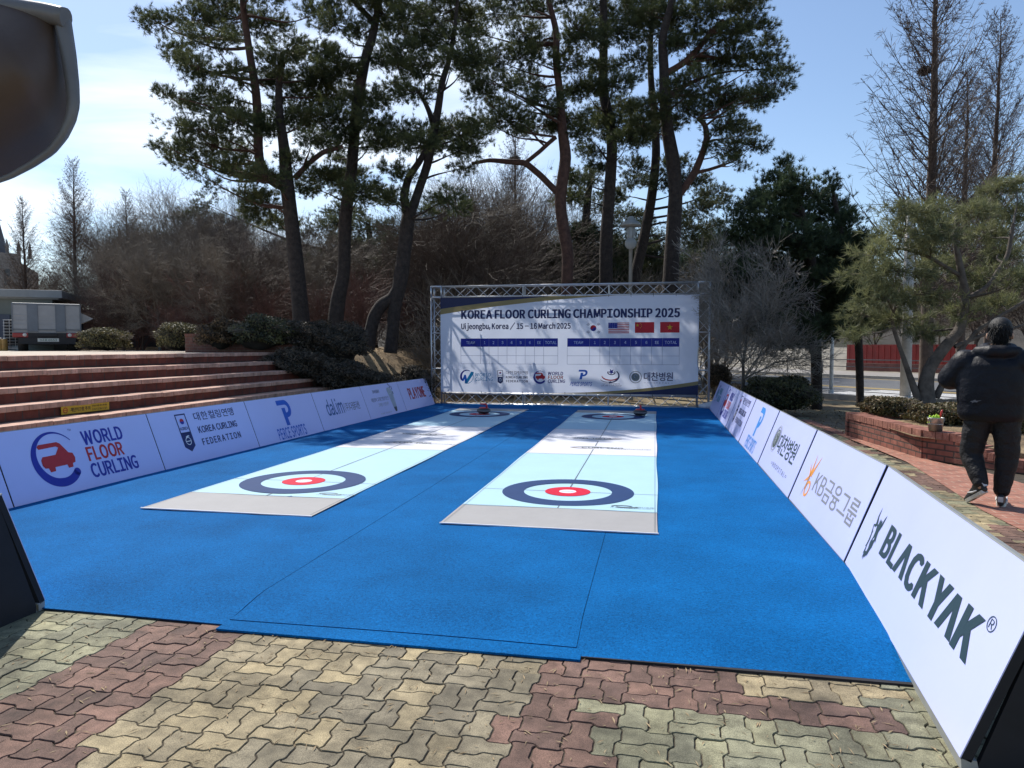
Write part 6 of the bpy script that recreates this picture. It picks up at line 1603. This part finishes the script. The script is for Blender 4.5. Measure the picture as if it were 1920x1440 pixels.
# ================================================================== THE PERSON
def remesh(name, mb, mat_, parent, vox, sm=3):
    me = bpy.data.meshes.new(name); me.from_pydata(mb.V, [], mb.F); me.update()
    bm = bmesh.new(); bm.from_mesh(me); bmesh.ops.recalc_face_normals(bm, faces=bm.faces); bm.to_mesh(me); bm.free()
    o = bpy.data.objects.new(name, me); COL.objects.link(o)
    r_ = o.modifiers.new("r", "REMESH"); r_.mode = "VOXEL"; r_.voxel_size = vox
    s_ = o.modifiers.new("s", "SMOOTH"); s_.iterations = sm; s_.factor = .5
    bpy.context.view_layer.update()
    me2 = bpy.data.meshes.new_from_object(o.evaluated_get(bpy.context.evaluated_depsgraph_get()))
    bpy.data.objects.remove(o); me2.name = name
    me2.materials.clear(); me2.materials.append(mat_); me2.polygons.foreach_set("use_smooth", [True] * len(me2.polygons))
    return link(bpy.data.objects.new(name, me2), parent)
def ball(mb, c, r, n=14):
    r = (r, r, r) if not isinstance(r, tuple) else r
    prof = [(max(1e-4, math.sin(math.pi * k / n)), -math.cos(math.pi * k / n)) for k in range(n + 1)]
    b = MB(); b.lathe(prof, n=18)
    b.F += [tuple(range(17, -1, -1)), tuple(n * 18 + k for k in range(18))]
    mb.add([(c[0] + v[0] * r[0], c[1] + v[1] * r[1], c[2] + v[2] * r[2]) for v in b.V], b.F)
def limb(mb, P, r, puff=0.0, step=.02, pp=.09):
    P = [Vector(p) for p in P]; s = 0
    for i in range(len(P) - 1):
        L_ = (P[i + 1] - P[i]).length; k = max(2, int(L_ / step))
        for j in range(k + 1):
            t_ = j / k; rr = r[i] + (r[i + 1] - r[i]) * t_
            rr *= 1 + puff * abs(math.sin(math.pi * (s + L_ * t_) / pp)) - puff * .5
            ball(mb, P[i].lerp(P[i + 1], t_), rr, 10)
        s += L_
skin = M("skin", (.42, .25, .17), .5, .08, 30, coord="obj"); hair_m = M("black_hair", (.007, .0065, .0065), .6, .4, 60, .6, 180, coord="obj")
jack = M("black_puffer", (.004, .0045, .009), .55, .2, 9, .7, 14, spec=.3, coord="obj", bdist=.02); trou = M("black_trousers", (.0045, .0045, .007), .7, .25, 9, .8, 16, coord="obj", bdist=.03)
shoe_m = M("shoe_black", (.02, .021, .024), .5, .2, 20, coord="obj"); sole_m = M("shoe_sole", (.62, .60, .55), .6, .1, 20, coord="obj"); shoe_w = M("shoe_white", (.60, .60, .60), .5, .1, 20, coord="obj")
pr = thing("person", "person seen from behind in a black puffer jacket walking on the paving, arms raised", "person", (3.20, 7.46, .005), R(-23.3))
b = MB()
ball(b, (-.035, .075, 1.635), (.088, .108, .125)); ball(b, (-.035, .09, 1.575), (.072, .088, .08)); limb(b, [(-.05, .04, 1.42), (-.04, .06, 1.56)], [.07, .062])
ball(b, (-.130, .062, 1.60), (.018, .028, .038)); ball(b, (.060, .062, 1.60), (.016, .026, .036)); ball(b, (-.04, .185, 1.605), (.016, .020, .026)); ball(b, (-.04, .172, 1.565), (.030, .015, .011))
for sx in (-.036, .036): ball(b, (-.037 + sx, .172, 1.642), (.016, .012, .009))
limb(b, [(-.08, .02, .92), (-.08, .03, 1.2), (-.06, .03, 1.42)], [.13, .14, .09], step=.04)
SHO, ELB, WRI = {-1: (-.30, .02, 1.37), 1: (.14, .02, 1.37)}, {-1: (-.425, .10, 1.19), 1: (.27, .10, 1.17)}, {-1: (-.235, .36, 1.42), 1: (.06, .36, 1.42)}
for s_ in (-1, 1):
    limb(b, [(-.08 + s_ * .1, .03, 1.38), SHO[s_], ELB[s_], WRI[s_]], [.07, .058, .042, .028], step=.025)
    w = Vector(WRI[s_]); dirv = (w - Vector(ELB[s_])).normalized(); pc = w + dirv * .05
    ball(b, pc, (.038, .030, .040)); inn = Vector((-s_, 0, 0))
    for k in range(4):
        base = pc + Vector((0, .012, 0)) + dirv * .022 + Vector((0, 0, .028 - .018 * k)); l_ = (.030, .036, .034, .026)[k]
        k1 = base + (dirv * .5 + inn * .7).normalized() * l_; k2 = k1 + (inn * .9 + Vector((0, -.35, 0))).normalized() * l_ * .75
        limb(b, [base, k1, k2], [.0095, .009, .0075], step=.006)
    th0 = pc + Vector((0, -.018, -.005)); limb(b, [th0, th0 + inn * .028 + dirv * .018, th0 + inn * .05 + dirv * .03], [.011, .010, .008], step=.006)
HIP, KNE, ANK = {-1: (-.175, 0, .88), 1: (.035, 0, .88)}, {-1: (-.235, .03, .47), 1: (.055, .03, .47)}, {-1: (-.135, -.13, .185), 1: (.015, 0, .10)}
for s_ in (-1, 1): limb(b, [HIP[s_], KNE[s_], ANK[s_]], [.085, .058, .040], step=.03)
limb(b, [ANK[-1], (-.20, -.02, .06)], [.038, .03]); limb(b, [ANK[1], (.02, .13, .045)], [.038, .03])
remesh("body", b, skin, pr, .011, 2)
# hair: cap over the skull, longer at the back
b = MB(); ball(b, (-.035, .060, 1.678), (.097, .118, .102)); ball(b, (-.035, .012, 1.628), (.080, .070, .095)); ball(b, (-.035, .008, 1.570), (.066, .052, .048))
ho = remesh("hair", b, hair_m, pr, .008, 2)
rng = np.random.default_rng(3); n_ = 900
d = unit(rng.normal(size=(n_, 3))); d[:, 1] = np.where(rng.random(n_) < .75, -np.abs(d[:, 1]), d[:, 1]); d[:, 2] = rng.uniform(-.75, 1, n_); d[:, 1] = np.where((d[:, 2] < -.1) & (np.abs(d[:, 0]) > .6), -1.0, d[:, 1]); d = unit(d)
A = np.array([-.035, .042, 1.640]) + d * [.086, .102, .118]; l_ = rng.uniform(.03, .06, (n_, 1))
B = A + d * .012 + np.array([0, 0, -1]) * l_ * (1 - .8 * np.clip(d[:, 2:3], 0, 1)) + rng.normal(size=(n_, 3)) * .004 + d * [1, 1, 0] * l_ * .35 * np.clip(d[:, 2:3], 0, 1)
v, f = seg_geo(A, B, np.full(n_, .0045), np.full(n_, .0012), 3); np_mesh("strands", v, f, hair_m, ho)
# jacket: quilted torso, puffed sleeves, stand collar with hood roll
b = MB(); N = 44; rows = []
for i in range(N + 1):
    z = .80 + .64 * i / N; f = i / N
    rx = np.interp(f, [0, .08, .5, .82, .93, 1], [.245, .268, .285, .275, .215, .12]); ry = np.interp(f, [0, .08, .5, .82, .93, 1], [.17, .19, .195, .175, .135, .09])
    pf = 1 + .022 * abs(math.sin(math.pi * (z - .80) / .16)) ** .6 if f < .9 else 1.02
    rows.append((rx * pf, ry * pf, z))
V = []
for rx, ry, z in rows:
    for k in range(40):
        a = 2 * math.pi * k / 40; c_, s2 = math.cos(a), math.sin(a)
        V.append((-.085 + rx * abs(c_) ** .85 * (1 if c_ > 0 else -1), .03 + ry * abs(s2) ** .85 * (1 if s2 > 0 else -1), z))
b.add(V, [(r * 40 + k, r * 40 + (k + 1) % 40, (r + 1) * 40 + (k + 1) % 40, (r + 1) * 40 + k) for r in range(N) for k in range(40)] + [tuple(range(39, -1, -1)), tuple(N * 40 + k for k in range(40))])
for s_ in (-1, 1):
    sx, sy, sz = SHO[s_]; limb(b, [(sx - s_ * .06, sy, sz - .03), (sx, sy, sz - .02), ELB[s_], tuple(Vector(ELB[s_]).lerp(Vector(WRI[s_]), .9))], [.105, .122, .114, .066], puff=.06, pp=.15)
for k in range(30):
    a = 2 * math.pi * k / 30; ball(b, (-.05 + .112 * math.cos(a), .045 + .088 * math.sin(a), 1.485 + .012 * math.sin(a)), .046, 8)
limb(b, [(-.20, -.03, 1.455), (-.10, -.09, 1.455), (.0, -.09, 1.455), (.10, -.03, 1.455)], [.05, .062, .062, .05])
remesh("jacket", b, jack, pr, .012, 2)
em = M("reflective_mark", (.12, .125, .14), .4, .1, 30, coord="obj")
q = Print(); q.poly([(-.045, .004), (-.02, .012), (-.004, .022), (.006, .012), (.05, .018), (.02, .006), (.012, -.004), (-.01, -.002), (-.03, -.014), (-.024, -.002)], em); q.build("jacket_emblem", pr, lambda a, v, n: (-.205 + a, -.19 - n, .985 + v))
b = MB()
for s_ in (-1, 1):
    limb(b, [HIP[s_], KNE[s_], tuple(Vector(KNE[s_]).lerp(Vector(ANK[s_]), .86))], [.122, .098, .070], puff=.07, pp=.14)
ball(b, (-.07, .0, .90), (.21, .14, .13))
for s_ in (-1, 1): ball(b, tuple(Vector(KNE[s_]).lerp(Vector(ANK[s_]), .86)), .066)
remesh("trousers", b, trou, pr, .012, 2)
def shoe(heel, toe, up, side_w, nm="shoe"):
    heel, toe, up = Vector(heel), Vector(toe), Vector(up).normalized(); d = toe - heel; L_ = d.length; d.normalize(); sd = d.cross(up).normalized(); up = sd.cross(d)
    b = MB()
    for k in range(15):
        f = k / 14; c = heel + d * L_ * f; w = np.interp(f, [0, .15, .45, .75, 1], [.032, .037, .036, .044, .026]); h_ = np.interp(f, [0, .2, .45, .75, 1], [.085, .088, .075, .045, .026])
        for j in range(5): ball(b, c + up * (.022 + (h_ - .03) * j / 4), w * (1 - .28 * (j / 4) * (f > .3)) * .92, 8)
    o = remesh(nm, b, shoe_m, pr, .008, 1)
    m2 = MB(); pts = []
    for f, w in ((0, .026), (.05, .036), (.3, .040), (.5, .039), (.75, .047), (.92, .040), (1.03, .018)): pts.append((f * L_, w))
    outl_ = [(a, w) for a, w in pts] + [(a, -w) for a, w in reversed(pts)]
    m2.prism(outl_, lambda a, w, t_: tuple(heel + d * a + sd * w + up * (-.012 + t_ * .03))); m2.build("sole", sole_m, o)
    m3 = MB(); m3.box((0, 0, 0), (.004, .045, .05), bev=.0015); mt = Matrix((d, sd, up)).transposed()
    m3.V = [tuple(mt @ Vector(v) + heel - d * .036 + up * .062) for v in m3.V]; m3.build("heel_patch", shoe_w, o)
    m4 = MB()
    for sg in (-1, 1): m4.tube([heel + d * L_ * .18 + sd * sg * .041 + up * .035, heel + d * L_ * .42 + sd * sg * .042 + up * .04, heel + d * L_ * .62 + sd * sg * .040 + up * .06], [.004, .009, .005], 6)
    m4.build("side_stripe", shoe_w, o)
shoe((.015, -.055, .012), (.03, .215, .012), (0, 0, 1), .04)
shoe((-.105, -.155, .150), (-.245, -.02, .016), (-.45, .25, .8), .04)
cmh = thing("camera_device", "black camera held up before the face of the person in the puffer jacket", "camera", (3.20, 7.46, .005), R(-23.3))
b = MB(); b.box((-.088, .455, 1.455), (.15, .06, .10), bev=.012); b.box((-.088, .45, 1.515), (.05, .05, .03), bev=.01); b.build("camera_body", tblk, cmh)
b = MB(); b.lathe([(.036, 0), (.04, .01), (.038, .09), (.042, .10), (.042, .13), (.03, .128), (0, .12)], c=(-.088, .482, 1.45), n=20, rot=Matrix.Rotation(R(-90), 3, "X")); b.build("lens", tblk, cmh)

# fallen leaves and needles on the mound and the soil beside the boards
rng = np.random.default_rng(77); n = 9000
x = np.concatenate([rng.uniform(-11, -4.4, 5500), rng.uniform(1.8, 9, 3500)]); y = np.concatenate([rng.uniform(15.8, 23, 5500), rng.uniform(13.5, 18.5, 3500)])
z = np.where(x < 0, mound_h(x, y), -.03) + .012; P = np.stack([x, y, z], 1)
d = unit(rng.normal(size=(n, 3)) * [1, 1, .35]); w = unit(np.cross(d, rng.normal(size=(n, 3)) * [.3, .3, 1])); s = rng.uniform(.012, .035, n)[:, None]
V = np.stack([P - d * s, P - w * s * .45, P + d * s, P + w * s * .45], 1).reshape(-1, 3)
tag(np_mesh("fallen_leaves", V, np.arange(n * 4).reshape(-1, 4), M("fallen_leaf", (.20, .125, .06), .8, .2, 5, rnd=.5, hue=(.34, .24, .12)), rnd=rng.random(n)), "dry fallen leaves and needles scattered over the soil around the court", "leaves", kind="stuff")
